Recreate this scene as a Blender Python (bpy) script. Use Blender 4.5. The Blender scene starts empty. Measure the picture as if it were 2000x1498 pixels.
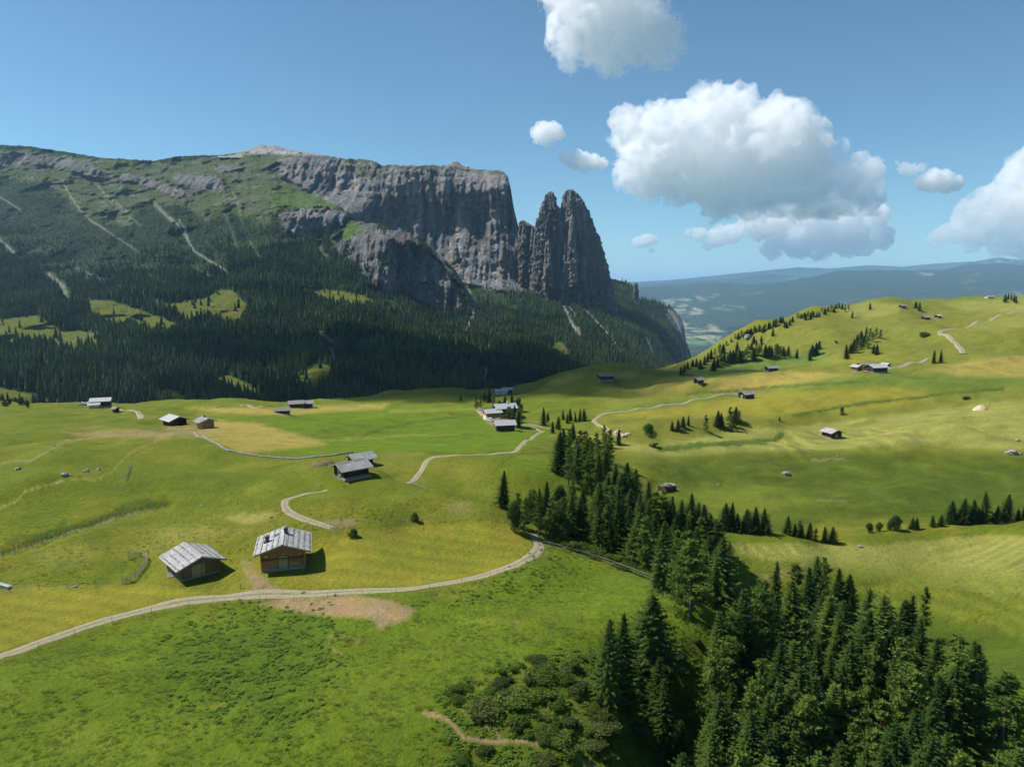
import bpy, math, random
import numpy as np
from mathutils import Vector, Matrix

# ------------------------------------------------------------------ camera, world, sun, exposure
SC = bpy.context.scene
COL = SC.collection
R = math.radians
F = 1380.0                      # focal length in photograph pixels (2000 wide)
PITCH = math.atan(189.0 / F)    # camera looks down a little
CP, SP = math.cos(PITCH), math.sin(PITCH)

cam_d = bpy.data.cameras.new('camera')
cam = bpy.data.objects.new('camera', cam_d)
COL.objects.link(cam)
cam_d.sensor_width = 36.0
cam_d.lens = 36.0 * F / 2000.0
cam_d.clip_start = 1.0
cam_d.clip_end = 200000.0
cam.location = (0, 0, 0)
cam.rotation_euler = (R(90) - PITCH, 0, 0)
SC.camera = cam

SUN_DIR = Vector((-0.58, 0.14, 0.78)).normalized()      # direction towards the sun
SUN_EL = math.asin(SUN_DIR.z)
SUN_AZ = math.atan2(SUN_DIR.x, SUN_DIR.y)               # clockwise from +Y
world = bpy.data.worlds.new('World')
SC.world = world
world.use_nodes = True
wn = world.node_tree.nodes
wl = world.node_tree.links
sky = wn.new('ShaderNodeTexSky')
sky.sky_type = 'NISHITA'
sky.sun_disc = False
sky.sun_elevation = SUN_EL
sky.sun_rotation = SUN_AZ
sky.altitude = 1900
sky.air_density = 1.0
sky.dust_density = 1.1
sky.ozone_density = 1.4
wn['Background'].inputs['Strength'].default_value = 0.086
tint = wn.new('ShaderNodeMix'); tint.data_type = 'RGBA'; tint.blend_type = 'MULTIPLY'; tint.inputs[0].default_value = 1.0
tint.inputs[7].default_value = (0.71, 0.98, 1.0, 1)
wl.new(sky.outputs[0], tint.inputs[6])
wl.new(tint.outputs[2], wn['Background'].inputs['Color'])

sun_d = bpy.data.lights.new('sun', 'SUN')
sun_d.energy = 5.0
sun_d.angle = R(0.53)
sun_d.color = (1.0, 0.955, 0.89)
sun = bpy.data.objects.new('sun', sun_d)
COL.objects.link(sun)
sun.rotation_euler = SUN_DIR.to_track_quat('Z', 'Y').to_euler()

SC.view_settings.view_transform = 'Standard'
SC.view_settings.look = 'None'
SC.view_settings.gamma = 1.0
SC.view_settings.exposure = 0.52
SC.view_settings.use_curve_mapping = False
SC.render.engine = 'CYCLES'
cy = SC.cycles
cy.use_denoising = True
cy.denoiser = 'OPENIMAGEDENOISE'
cy.max_bounces = 62
cy.diffuse_bounces = 3
cy.glossy_bounces = 2
cy.transmission_bounces = 4
cy.transparent_max_bounces = 12
cy.volume_bounces = 60
cy.volume_step_rate = 1.0
cy.volume_max_steps = 256
cy.sample_clamp_indirect = 4.0
cy.use_adaptive_sampling = True
cy.adaptive_threshold = 0.015

rng = np.random.default_rng(7)
random.seed(7)

# ------------------------------------------------------------------ numpy noise
_perm = np.random.default_rng(3).permutation(4096).astype(np.int64)
_gr = np.random.default_rng(4).normal(size=(4096, 3))
_gr /= np.linalg.norm(_gr, axis=1)[:, None]
def pn(x, y, z=0.0):
    x, y, z = np.broadcast_arrays(np.asarray(x, float), np.asarray(y, float), np.asarray(z, float))
    xi = np.floor(x).astype(np.int64); yi = np.floor(y).astype(np.int64); zi = np.floor(z).astype(np.int64)
    xf = x - xi; yf = y - yi; zf = z - zi
    u = xf * xf * xf * (xf * (xf * 6 - 15) + 10)
    v = yf * yf * yf * (yf * (yf * 6 - 15) + 10)
    w = zf * zf * zf * (zf * (zf * 6 - 15) + 10)
    out = 0.0
    for dx in (0, 1):
        for dy in (0, 1):
            for dz in (0, 1):
                h = _perm[(_perm[(_perm[(xi + dx) & 4095] + yi + dy) & 4095] + zi + dz) & 4095]
                g = _gr[h]
                d = g[..., 0] * (xf - dx) + g[..., 1] * (yf - dy) + g[..., 2] * (zf - dz)
                out = out + d * (u if dx else 1 - u) * (v if dy else 1 - v) * (w if dz else 1 - w)
    return out * 1.5
def fbm(x, y, z=0.0, o=4, g=0.5):
    s = 0.0; a = 1.0; f = 1.0; n = 0.0
    for i in range(o):
        s = s + a * pn(x * f + 17.3 * i, y * f + 5.1 * i, z * f + 9.7 * i if np.ndim(z) else z + 3.1 * i)
        n += a; a *= g; f *= 2.03
    return s / n
def ridged(x, y, z=0.0, o=4, g=0.55):
    s = 0.0; a = 1.0; f = 1.0; n = 0.0
    for i in range(o):
        s = s + a * (1 - 2.2 * np.abs(pn(x * f + 11.3 * i, y * f + 7.7 * i, z * f + 3.3 * i)))
        n += a; a *= g; f *= 2.1
    return s / n
def sstep(a, b, x):
    t = np.clip((x - a) / (b - a), 0, 1)
    return t * t * (3 - 2 * t)

# ------------------------------------------------------------------ rays (photograph pixel <-> world)
def ray(u, v):
    X = (np.asarray(u, float) - 1000.0) / F
    Y = (749.0 - np.asarray(v, float)) / F
    X, Y = np.broadcast_arrays(X, Y)
    return np.stack([X, CP + Y * SP, -SP + Y * CP], -1)      # times depth = position
def uv_of(P):
    x, y, z = P[..., 0], P[..., 1], P[..., 2]
    d = np.maximum(y * CP - z * SP, 1e-3)
    return 1000 + F * x / d, 749 - F * (y * SP + z * CP) / d, d

class TPS:
    def __init__(self, p, val, sc, reg=0.0):
        self.sc = np.array(sc, float)
        p = np.asarray(p, float) * self.sc
        self.p = p
        n = len(p)
        K = self.k(np.linalg.norm(p[:, None] - p[None], axis=2))
        K += np.eye(n) * reg
        A = np.zeros((n + 3, n + 3)); A[:n, :n] = K
        Q = np.hstack([np.ones((n, 1)), p]); A[:n, n:] = Q; A[n:, :n] = Q.T
        b = np.zeros(n + 3); b[:n] = val
        self.w = np.linalg.solve(A, b)
    def k(self, r):
        return r * r * np.log(r + 1e-9)
    def __call__(self, a, b):
        a, b = np.broadcast_arrays(np.asarray(a, float), np.asarray(b, float))
        sh = a.shape
        q = np.stack([a.ravel(), b.ravel()], 1) * self.sc
        out = self.w[-3] + q @ self.w[-2:]
        for i in range(len(self.p)):
            dx = q[:, 0] - self.p[i, 0]; dy = q[:, 1] - self.p[i, 1]
            r2 = dx * dx + dy * dy + 1e-12
            out += self.w[i] * 0.5 * r2 * np.log(r2)
        return out.reshape(sh)

def poly_dist(px, py, pts):
    """signed distance (pixels) to a polygon, positive inside"""
    pts = np.asarray(pts, float)
    inside = np.zeros(px.shape, bool)
    dmin = np.full(px.shape, 1e18)
    n = len(pts)
    for i in range(n):
        x1, y1 = pts[i]; x2, y2 = pts[(i + 1) % n]
        c = ((y1 > py) != (y2 > py))
        with np.errstate(divide='ignore', invalid='ignore'):
            xx = (x2 - x1) * (py - y1) / (y2 - y1 + 1e-12) + x1
        inside ^= c & (px < xx)
        ex, ey = x2 - x1, y2 - y1
        t = np.clip(((px - x1) * ex + (py - y1) * ey) / (ex * ex + ey * ey + 1e-9), 0, 1)
        d = (px - x1 - t * ex) ** 2 + (py - y1 - t * ey) ** 2
        dmin = np.minimum(dmin, d)
    d = np.sqrt(dmin)
    return np.where(inside, d, -d)
def region(px, py, pts, soft=4.0):
    """soft mask of a polygon, evaluated only near its box"""
    pts = np.asarray(pts, float)
    out = np.zeros(px.shape)
    m = (px > pts[:, 0].min() - soft) & (px < pts[:, 0].max() + soft) & (py > pts[:, 1].min() - soft) & (py < pts[:, 1].max() + soft)
    if m.any():
        out[m] = sstep(-soft, soft, poly_dist(px[m], py[m], pts))
    return out
def line_mask(px, py, pts, w, soft=1.5):
    pts = np.asarray(pts, float)
    out = np.zeros(px.shape)
    W = w + soft
    m = (px > pts[:, 0].min() - W) & (px < pts[:, 0].max() + W) & (py > pts[:, 1].min() - W) & (py < pts[:, 1].max() + W)
    if not m.any():
        return out
    x, y = px[m], py[m]
    dm = np.full(x.shape, 1e18)
    for i in range(len(pts) - 1):
        x1, y1 = pts[i]; ex, ey = pts[i + 1] - pts[i]
        t = np.clip(((x - x1) * ex + (y - y1) * ey) / (ex * ex + ey * ey + 1e-9), 0, 1)
        dm = np.minimum(dm, (x - x1 - t * ex) ** 2 + (y - y1 - t * ey) ** 2)
    out[m] = 1 - sstep(w - soft, w + soft, np.sqrt(dm))
    return out

# ------------------------------------------------------------------ objects
def tag(o, label=None, cat=None, group=None, kind=None):
    if label: o['label'] = label
    if cat: o['category'] = cat
    if group: o['group'] = group
    if kind: o['kind'] = kind
    return o
def link(name, data, parent=None, mat=None, loc=None):
    o = bpy.data.objects.new(name, data)
    COL.objects.link(o)
    if parent is not None: o.parent = parent
    if loc is not None: o.location = loc
    if mat is not None and data is not None and not data.materials: data.materials.append(mat)
    return o
def empty(name, loc=(0, 0, 0), rz=0.0):
    o = bpy.data.objects.new(name, None)
    COL.objects.link(o)
    o.location = loc; o.rotation_euler = (0, 0, rz)
    o.empty_display_size = 0.3
    return o
def mesh_np(name, V, Fc, smooth=True):
    """V (n,3) ; Fc (m,k) with k = 3 or 4"""
    V = np.ascontiguousarray(V, dtype=np.float32); Fc = np.ascontiguousarray(Fc, dtype=np.int32)
    me = bpy.data.meshes.new(name)
    m, k = Fc.shape
    me.vertices.add(len(V)); me.vertices.foreach_set('co', V.ravel())
    me.loops.add(m * k); me.loops.foreach_set('vertex_index', Fc.ravel())
    me.polygons.add(m)
    me.polygons.foreach_set('loop_start', np.arange(m, dtype=np.int32) * k)
    me.polygons.foreach_set('use_smooth', np.full(m, bool(smooth)))
    me.update(calc_edges=True)
    me.validate()
    return me
def add_col(me, name, C):
    a = me.color_attributes.new(name, 'FLOAT_COLOR', 'POINT')
    C = np.asarray(C, np.float32)
    if C.shape[1] == 3: C = np.hstack([C, np.ones((len(C), 1), np.float32)])
    a.data.foreach_set('color', C.ravel())
def add_f(me, name, v):
    a = me.attributes.new(name, 'FLOAT', 'POINT')
    a.data.foreach_set('value', np.asarray(v, np.float32).ravel())
def grid_faces(nr, nc, flip=False, wrap=False):
    i = np.arange(nr - 1)[:, None]; j = np.arange(nc if wrap else nc - 1)[None]
    jn = (j + 1) % nc
    a = (i * nc + j).ravel(); b = (i * nc + jn).ravel(); c = ((i + 1) * nc + jn).ravel(); d = ((i + 1) * nc + j).ravel()
    return np.stack([a, d, c, b] if flip else [a, b, c, d], 1)

# ------------------------------------------------------------------ node helper
class NT:
    def __init__(self, mat):
        mat.use_nodes = True
        self.t = mat.node_tree; self.n = self.t.nodes; self.l = self.t.links
        self.bsdf = self.n.get('Principled BSDF'); self.out = self.n.get('Material Output')
    def add(self, typ, **kw):
        nd = self.n.new(typ)
        ins = kw.pop('ins', {})
        for k, v in kw.items(): setattr(nd, k, v)
        for k, v in ins.items():
            s = nd.inputs[k]
            if hasattr(v, 'is_output') or isinstance(v, bpy.types.NodeSocket): self.l.new(v, s)
            else: s.default_value = v
        return nd
    def pos(self):
        return self.add('ShaderNodeNewGeometry').outputs['Position']
    def objpos(self):
        return self.add('ShaderNodeTexCoord').outputs['Object']
    def mapv(self, vec, scale):
        return self.add('ShaderNodeMapping', ins={'Vector': vec, 'Scale': scale}).outputs[0]
    def noise(self, vec, scale, detail=4, rough=0.5, dist=0.0):
        return self.add('ShaderNodeTexNoise', ins={'Vector': vec, 'Scale': scale, 'Detail': detail, 'Roughness': rough, 'Distortion': dist}).outputs['Fac']
    def ramp(self, fac, a, b, ca=(0, 0, 0, 1), cb=(1, 1, 1, 1)):
        r = self.add('ShaderNodeValToRGB', ins={'Fac': fac})
        e = r.color_ramp.elements
        e[0].position = a; e[1].position = b; e[0].color = ca; e[1].color = cb
        return r.outputs['Color']
    def mix(self, fac, a, b, mode='MIX'):
        m = self.add('ShaderNodeMix', data_type='RGBA', blend_type=mode)
        for k, v in ((0, fac), (6, a), (7, b)):
            s = m.inputs[k]
            if isinstance(v, bpy.types.NodeSocket): self.l.new(v, s)
            elif k == 0: s.default_value = v
            else: s.default_value = tuple(v) + ((1,) if len(v) == 3 else ())
        return m.outputs[2]
    def math(self, op, a, b=0.0):
        m = self.add('ShaderNodeMath', operation=op)
        for k, v in ((0, a), (1, b)):
            if isinstance(v, bpy.types.NodeSocket): self.l.new(v, m.inputs[k])
            else: m.inputs[k].default_value = v
        return m.outputs[0]
    def attr(self, name, out='Color'):
        return self.add('ShaderNodeAttribute', attribute_name=name).outputs[out]
    def bump(self, h, dist, strength=1.0, prev=None):
        ins = {'Height': h, 'Distance': dist, 'Strength': strength}
        if prev is not None: ins['Normal'] = prev
        return self.add('ShaderNodeBump', ins=ins).outputs[0]
    def base(self, c, rough=0.9, spec=0.15, normal=None):
        b = self.bsdf
        if isinstance(c, bpy.types.NodeSocket): self.l.new(c, b.inputs['Base Color'])
        else: b.inputs['Base Color'].default_value = tuple(c) + (1,)
        if isinstance(rough, bpy.types.NodeSocket): self.l.new(rough, b.inputs['Roughness'])
        else: b.inputs['Roughness'].default_value = rough
        b.inputs['Specular IOR Level'].default_value = spec
        if normal is not None: self.l.new(normal, b.inputs['Normal'])
def material(name):
    m = bpy.data.materials.new(name)
    return m, NT(m)
# ================================================================== THE MEADOW PLATEAU
# seen ground points: (photo x, photo y, depth in metres)
GP = [
 # near left meadow
 (0,1498,68),(350,1498,67),(700,1498,67),(1000,1498,70),(0,1285,88),(300,1190,104),(560,1160,108),(800,1148,110),(960,1112,117),
 (1050,1068,127),(560,1115,115),(390,1130,113),(250,1340,82),(600,1330,82),(900,1290,86),(850,1210,98),(1150,1180,106),
 # right edge of the near meadow and the shrubby slope into the gully
 (1250,1245,95),(1390,1235,100),(1400,1180,115),(1200,1110,124),(1200,1400,80),(1050,1400,76),(1350,1380,92),(1300,1498,84),(1500,1498,85),
 (1700,1498,86),(2000,1498,83),(1500,1330,101),(1700,1330,105),(1980,1330,101),
 # gully bottom with the stream, and its far side
 (1500,1200,135),(1700,1230,136),(1950,1240,130),(1440,1130,142),(1700,1085,158),(1560,1090,152),(2000,1100,142),(1930,1047,168),(1760,1060,166),(1450,1060,160),
 (1620,1080,162),
 # behind the near field
 (960,1022,134),(800,1026,131),(650,1036,126),(560,990,139),(300,1075,124),(100,1120,116),(0,1150,112),(0,1070,124),(330,985,150),(0,995,142),
 (810,1018,133),(900,960,152),(800,942,158),(620,960,149),(688,935,158),(860,900,178),(640,925,162),
 (1000,1000,142),(1100,1040,136),(1180,960,165),(1060,930,162),(1150,915,186),(1250,1000,160),(1350,1045,152),
 (700,893,184),(520,893,192),(500,940,160),(200,930,166),(0,900,180),(400,880,200),
 (340,832,276),(402,834,276),(200,850,250),(0,850,246),(600,860,232),(800,860,236),(1000,865,226),(1100,880,218),
 (978,830,320),(975,808,372),(700,800,400),(560,803,395),(588,791,455),(450,800,400),(260,815,330),(100,800,380),(0,792,410),(200,789,440),(330,795,400),
 (740,788,455),(850,764,500),(790,772,500),(920,778,480),(930,790,420),(960,774,560),(1000,766,590),(1035,764,560),
 # knoll and right-hand slopes
 (1050,795,400),(1070,780,430),(1060,756,500),(1100,730,520),(1140,724,530),(1180,724,540),(1215,726,550),(1250,728,570),(1150,800,380),(1120,780,425),(1170,770,445),(1230,755,490),
 (1300,955,210),(1250,900,232),(1200,860,275),(1170,820,330),(1270,830,300),(1400,830,310),(1500,960,208),(1700,960,210),(1900,1000,188),(2000,960,200),
 (1625,850,310),(1900,805,330),(1800,870,270),(1980,870,262),(1300,880,262),(1450,870,276),(1600,900,256),
 (1460,775,395),(1365,745,470),(1507,720,560),(1700,720,480),(1300,730,565),(1300,780,400),(1600,780,375),(1800,745,420),(2000,735,430),(2000,690,520),
 (1850,690,540),(1560,690,640),(1400,690,650),(1500,655,760),(1450,650,800),(1560,640,800),(1660,640,770),(1820,624,820),(1765,601,930),(1640,600,900),(1700,593,1000),
 (1850,655,640),(1960,618,760),(1880,588,1000),(2000,581,1000),(1700,670,640),(1380,705,640),(1500,690,660),
]
# ground the camera cannot see: (x, y, z) in metres, the camera is the origin
GW = [(-60,20,-45),(60,20,-47),(0,5,-47),(-130,60,-45),(130,60,-58),
 (-260,200,-50),(-420,400,-72),(-560,560,-96),(300,200,-58),(480,400,-50),(800,650,-35),(1000,900,-18),
 (-330,600,-110),(-180,640,-112),(-60,660,-108),(-600,800,-150),(-300,850,-170),(-100,880,-165),(60,900,-160),(30,760,-128),(0,1150,-215),(-500,1150,-215),
 (200,900,-110),(330,1100,-140),(240,760,-88),(400,1250,-160),(560,1300,-110),(700,1350,-90),(900,1350,-70),(1200,1300,-60),(300,1400,-230),(600,1500,-210),(900,1600,-200)]
pa, pl, pz = [], [], []
for u, v, t in GP:
    P = ray(u, v) * t
    pa.append(P[0] / P[1]); pl.append(math.log(P[1])); pz.append(P[2])
for x, y, z in GW:
    pa.append(x / max(y, 1)); pl.append(math.log(max(y, 12))); pz.append(z)
pa = np.array(pa); pl = np.array(pl); pz = np.array(pz)
keep = np.abs(pa) < 3
# interpolate height relative to the distance so that far errors stay small in angle
tps = TPS(np.stack([pa, pl], 1)[keep], pz[keep], (1.0, 0.8), reg=2e-4)

NC, NR = (620, 640)
A0, A1 = -1.05, 1.12
av = np.linspace(A0, A1, NC)
yv = np.empty(NR)
# rows: mix of even steps in picture height and even steps in log distance
s = np.linspace(0, 1, NR)
y_lin = 1 / (1 / 26.0 + (1 / 1500.0 - 1 / 26.0) * s)
y_log = np.exp(np.log(26.0) + (np.log(1500.0) - np.log(26.0)) * s)
_l = np.linspace(0, 1, 4000)
dens = 0.45 * (1 / (np.exp(np.log(26) + np.log(1500 / 26) * _l)) * 40) + 0.55
cum = np.cumsum(dens); cum = (cum - cum[0]) / (cum[-1] - cum[0])
yv = np.exp(np.log(26.0) + np.log(1500.0 / 26.0) * np.interp(s, cum, _l))

ga, gy = np.meshgrid(av, yv)
ac = np.clip(ga, -1.4, 1.4)
# coarse evaluation, then bilinear up-sampling keeps it fast
ca = np.linspace(A0, A1, 150); cl = np.linspace(np.log(26.0), np.log(1500.0), 170)
CA, CL = np.meshgrid(ca, cl)
CZ = tps(CA, CL)
def bil(Z, a, l, a0, a1, l0, l1):
    n, m = Z.shape
    fa = np.clip((a - a0) / (a1 - a0) * (m - 1), 0, m - 1.001); fl = np.clip((l - l0) / (l1 - l0) * (n - 1), 0, n - 1.001)
    i = fl.astype(int); j = fa.astype(int); di = fl - i; dj = fa - j
    return (Z[i, j] * (1 - dj) + Z[i, j + 1] * dj) * (1 - di) + (Z[i + 1, j] * (1 - dj) + Z[i + 1, j + 1] * dj) * di
gx = ga * gy
gz = bil(CZ, ga, np.log(gy), A0, A1, np.log(26.0), np.log(1500.0))
base_u, base_v, _ = uv_of(np.stack([gx, gy, gz], -1))
# undulation: hummocks, cattle terraces; calm where the fields are mown
near = sstep(60, 300, gy)
rough_m = 1 - 0.75 * np.maximum.reduce([
    region(base_u, base_v, [(430,1170),(620,1030),(1010,1020),(1060,1060),(960,1140),(700,1170)], 40),
    region(base_u, base_v, [(400,820),(640,790),(930,790),(1060,830),(1030,870),(700,890),(500,890)], 15),
    region(base_u, base_v, [(300,1170),(660,1140),(640,1060),(300,1080)], 15)])
hum = fbm(gx / 46, gy / 38, 1.0, 3) * 2.3 + ridged(gx / 24, gy / 19, 4.0, 3) * 0.55
hum_far = fbm(gx / 120, gy / 100, 2.0, 3) * 5.0 * sstep(250, 700, gy) + fbm(gx / 55, gy / 42, 7.0, 3) * 4.2 * sstep(140, 420, gy) + ridged(gx / 34, gy / 30, 9.0, 3) * 1.1 * sstep(130, 260, gy)
terr = np.sin((gz * 2.6 + fbm(gx / 30, gy / 30, 3.0, 2) * 4.0)) * 0.13 * sstep(0.0, 0.5, fbm(gx / 90, gy / 90, 8.0, 2) + 0.25)
gz = gz + (hum * 1.25 + terr * 1.5) * rough_m * (0.35 + 0.65 * near) + hum_far * 1.15
gz = gz + fbm(gx / 5.5, gy / 5.5, 6.0, 3) * 0.16 * rough_m

# brows and knolls: raised along lines on the ground
def bulge(px, amp, w, lee=1.0):
    global gz
    P = np.array(px, float)
    W = []
    for u_, v_ in px:
        k = np.argmin((base_u - u_) ** 2 + (base_v - v_) ** 2 + (np.abs(ga) > .9) * 1e6)
        W.append((gx.ravel()[k], gy.ravel()[k]))
    W = np.array(W); d2 = np.full(gx.shape, 1e18)
    box = (gx > W[:, 0].min() - 3 * w) & (gx < W[:, 0].max() + 3 * w) & (gy > W[:, 1].min() - 3 * w) & (gy < W[:, 1].max() + 3 * w)
    x, y = gx[box], gy[box]; dm_ = np.full(x.shape, 1e18)
    for i in range(len(W) - 1):
        ex, ey = W[i + 1] - W[i]
        t = np.clip(((x - W[i, 0]) * ex + (y - W[i, 1]) * ey) / (ex * ex + ey * ey + 1e-9), 0, 1)
        dm_ = np.minimum(dm_, (x - W[i, 0] - t * ex) ** 2 + (y - W[i, 1] - t * ey) ** 2)
    jit_ = 1 + .35 * fbm(x / (w * 1.5), y / (w * 1.5), 3.0, 2)
    gz[box] += amp * jit_ * np.exp(-dm_ / (w * w))
for px_, amp_, w_ in [
    ([(1400,1066),(1480,1064),(1560,1068),(1640,1074),(1720,1064),(1800,1054),(1930,1046),(2080,1046)], 2.0, 7),
    ([(1200,872),(1290,892),(1400,895),(1500,890),(1600,897),(1750,887),(1830,872),(1960,887)], 3.4, 14),
    ([(1250,848),(1350,841),(1450,835),(1530,850)], 3.0, 12), ([(1740,880),(1800,862),(1860,870)], 3.0, 11),
    ([(1060,768),(1100,742),(1150,732),(1200,730),(1250,736)], 6.0, 26), ([(740,786),(800,776),(860,772),(915,784)], 5.5, 24),
    ([(1540,752),(1700,747),(1830,765)], 3.5, 18), ([(1330,770),(1450,752),(1560,735)], 3.0, 18), ([(1840,735),(2000,715)], 4.0, 22),
    ([(1300,735),(1400,712),(1520,700)], 4.5, 24), ([(1480,640),(1560,650),(1640,665)], 5.0, 26), ([(1700,640),(1800,655),(1900,660)], 6.0, 30), ([(1760,690),(1850,705),(1990,690)], 4.0, 22),
    ([(430,806),(520,832),(640,842),(740,837)], 3.0, 16), ([(0,872),(200,856),(330,872),(440,884)], 2.6, 13), ([(540,1000),(640,992),(760,1003),(860,993),(940,1008)], 1.5, 6),
    ([(600,912),(700,950),(820,966)], 1.3, 6), ([(850,900),(940,910),(1000,938)], 2.0, 9), ([(0,966),(100,946),(250,936),(400,955)], 1.6, 7), ([(-50,900),(60,890),(150,905)], 1.8, 9),
    ([(1500,975),(1600,990),(1750,985),(1850,960)], 1.8, 9), ([(1300,930),(1420,940),(1500,930)], 1.8, 9), ([(1900,915),(2000,905)], 2.2, 10),
    ([(700,1215),(900,1170),(1050,1130)], .9, 6), ([(1000,1240),(1200,1215),(1350,1215)], .9, 6), ([(1550,1130),(1700,1150),(1850,1170)], 1.6, 7), ([(0,1385),(200,1330),(420,1310)], .7, 5)]:
    bulge(px_, amp_, w_)
# ditch on the left, dug into the ground
def px_line_world(pts):
    return pts
DITCH = [(-40,1090),(60,1062),(150,1030),(240,1005),(330,985)]
dm = line_mask(base_u, base_v, DITCH, 7, 6)
gz = gz - dm * 0.9
gully_m = region(base_u, base_v, [(1180,985),(1230,1010),(1290,1050),(1420,1130),(1400,1150),(1260,1070),(1180,1010)], 14)
gz = gz - gully_m * 1.2

def ground_z(x, y):
    """height of the meadow mesh at a place"""
    x = np.asarray(x, float); y = np.asarray(y, float)
    a = x / y
    fj = np.clip((a - A0) / (A1 - A0) * (NC - 1), 0, NC - 1.001)
    fi = np.clip(np.interp(y, yv, np.arange(NR)), 0, NR - 1.001)
    i = fi.astype(int); j = fj.astype(int); di = fi - i; dj = fj - j
    return (gz[i, j] * (1 - dj) + gz[i, j + 1] * dj) * (1 - di) + (gz[i + 1, j] * (1 - dj) + gz[i + 1, j + 1] * dj) * di
_T = np.exp(np.linspace(np.log(40), np.log(1480), 2600))
def ground_hit(u, v, H=0.0, tmin=40.0):
    """first point along the pixel's ray that is H metres above the meadow"""
    d = ray(u, v)
    P = d[None] * _T[:, None]
    g = ground_z(P[:, 0], P[:, 1]) + H
    below = (P[:, 2] <= g) & (_T >= tmin)
    if not below.any(): return None
    k = int(np.argmax(below))
    if k == 0: t = _T[0]
    else:
        h0 = P[k - 1, 2] - g[k - 1]; h1 = P[k, 2] - g[k]
        t = _T[k - 1] + (_T[k] - _T[k - 1]) * (h0 / (h0 - h1 + 1e-9) if h0 > 0 else 0)
    Q = d * t
    return Vector((Q[0], Q[1], float(ground_z(Q[0], Q[1]))))

# flat pads where buildings stand: (photo x, y of the middle of the footprint, radius in metres)
PADS = [(388,1122,5.5),(558,1105,6.0),(686,925,5.5),(705,905,4),(340,829,8),(401,831,6),(975,806,14),(985,829,6),
        (1303,956,3.5),(1625,848,6),(1460,773,7),(1365,745,5),(1507,719,6),(1705,719,14),(578,790,6),(601,789,6),(1183,737,9),(1183,737,9)]
for (u, v, r) in PADS:
    p = ground_hit(u, v)
    if p is None: continue
    d = np.hypot(gx - p.x, gy - p.y)
    m = 1 - sstep(r, r * 1.8, d)
    gz = gz * (1 - m) + p.z * m

gu, gv, gd = uv_of(np.stack([gx, gy, gz], -1))
# ---- ground cover colours, each tied to a place on the ground
def c3(*a): return np.array(a)
nz1 = fbm(gx / 35, gy / 35, 20, 4); nz2 = fbm(gx / 9, gy / 9, 21, 4); nz3 = fbm(gx / 2.2, gy / 2.2, 22, 3)
wu = gu + nz2 * 10 * np.clip(160 / gd, 0.25, 1.5) ; wv = gv + nz2 * 6 * np.clip(160 / gd, 0.25, 1.5) + nz3 * 3
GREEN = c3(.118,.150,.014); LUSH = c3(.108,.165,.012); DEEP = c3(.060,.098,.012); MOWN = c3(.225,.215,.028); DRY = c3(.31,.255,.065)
PALE = c3(.235,.245,.062); DIRT = c3(.30,.215,.125); STRAW = c3(.32,.29,.085)
colr = np.empty(gx.shape + (3,)); colr[:] = GREEN
def lay(m, c, k=1.0):
    global colr
    m = (np.clip(m * k, 0, 1))[..., None]
    colr = colr * (1 - m) + np.asarray(c) * m
lay(sstep(-.05, .55, nz1 + nz2 * .4), c3(.165,.165,.022), .85)
lay(sstep(.0, .5, fbm(gx / 60, gy / 45, 33, 4) + nz2 * .2), c3(.19,.165,.045), .5)
lay(sstep(.05, .6, -nz1 + nz2 * .5), c3(.078,.118,.014), .75)
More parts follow.
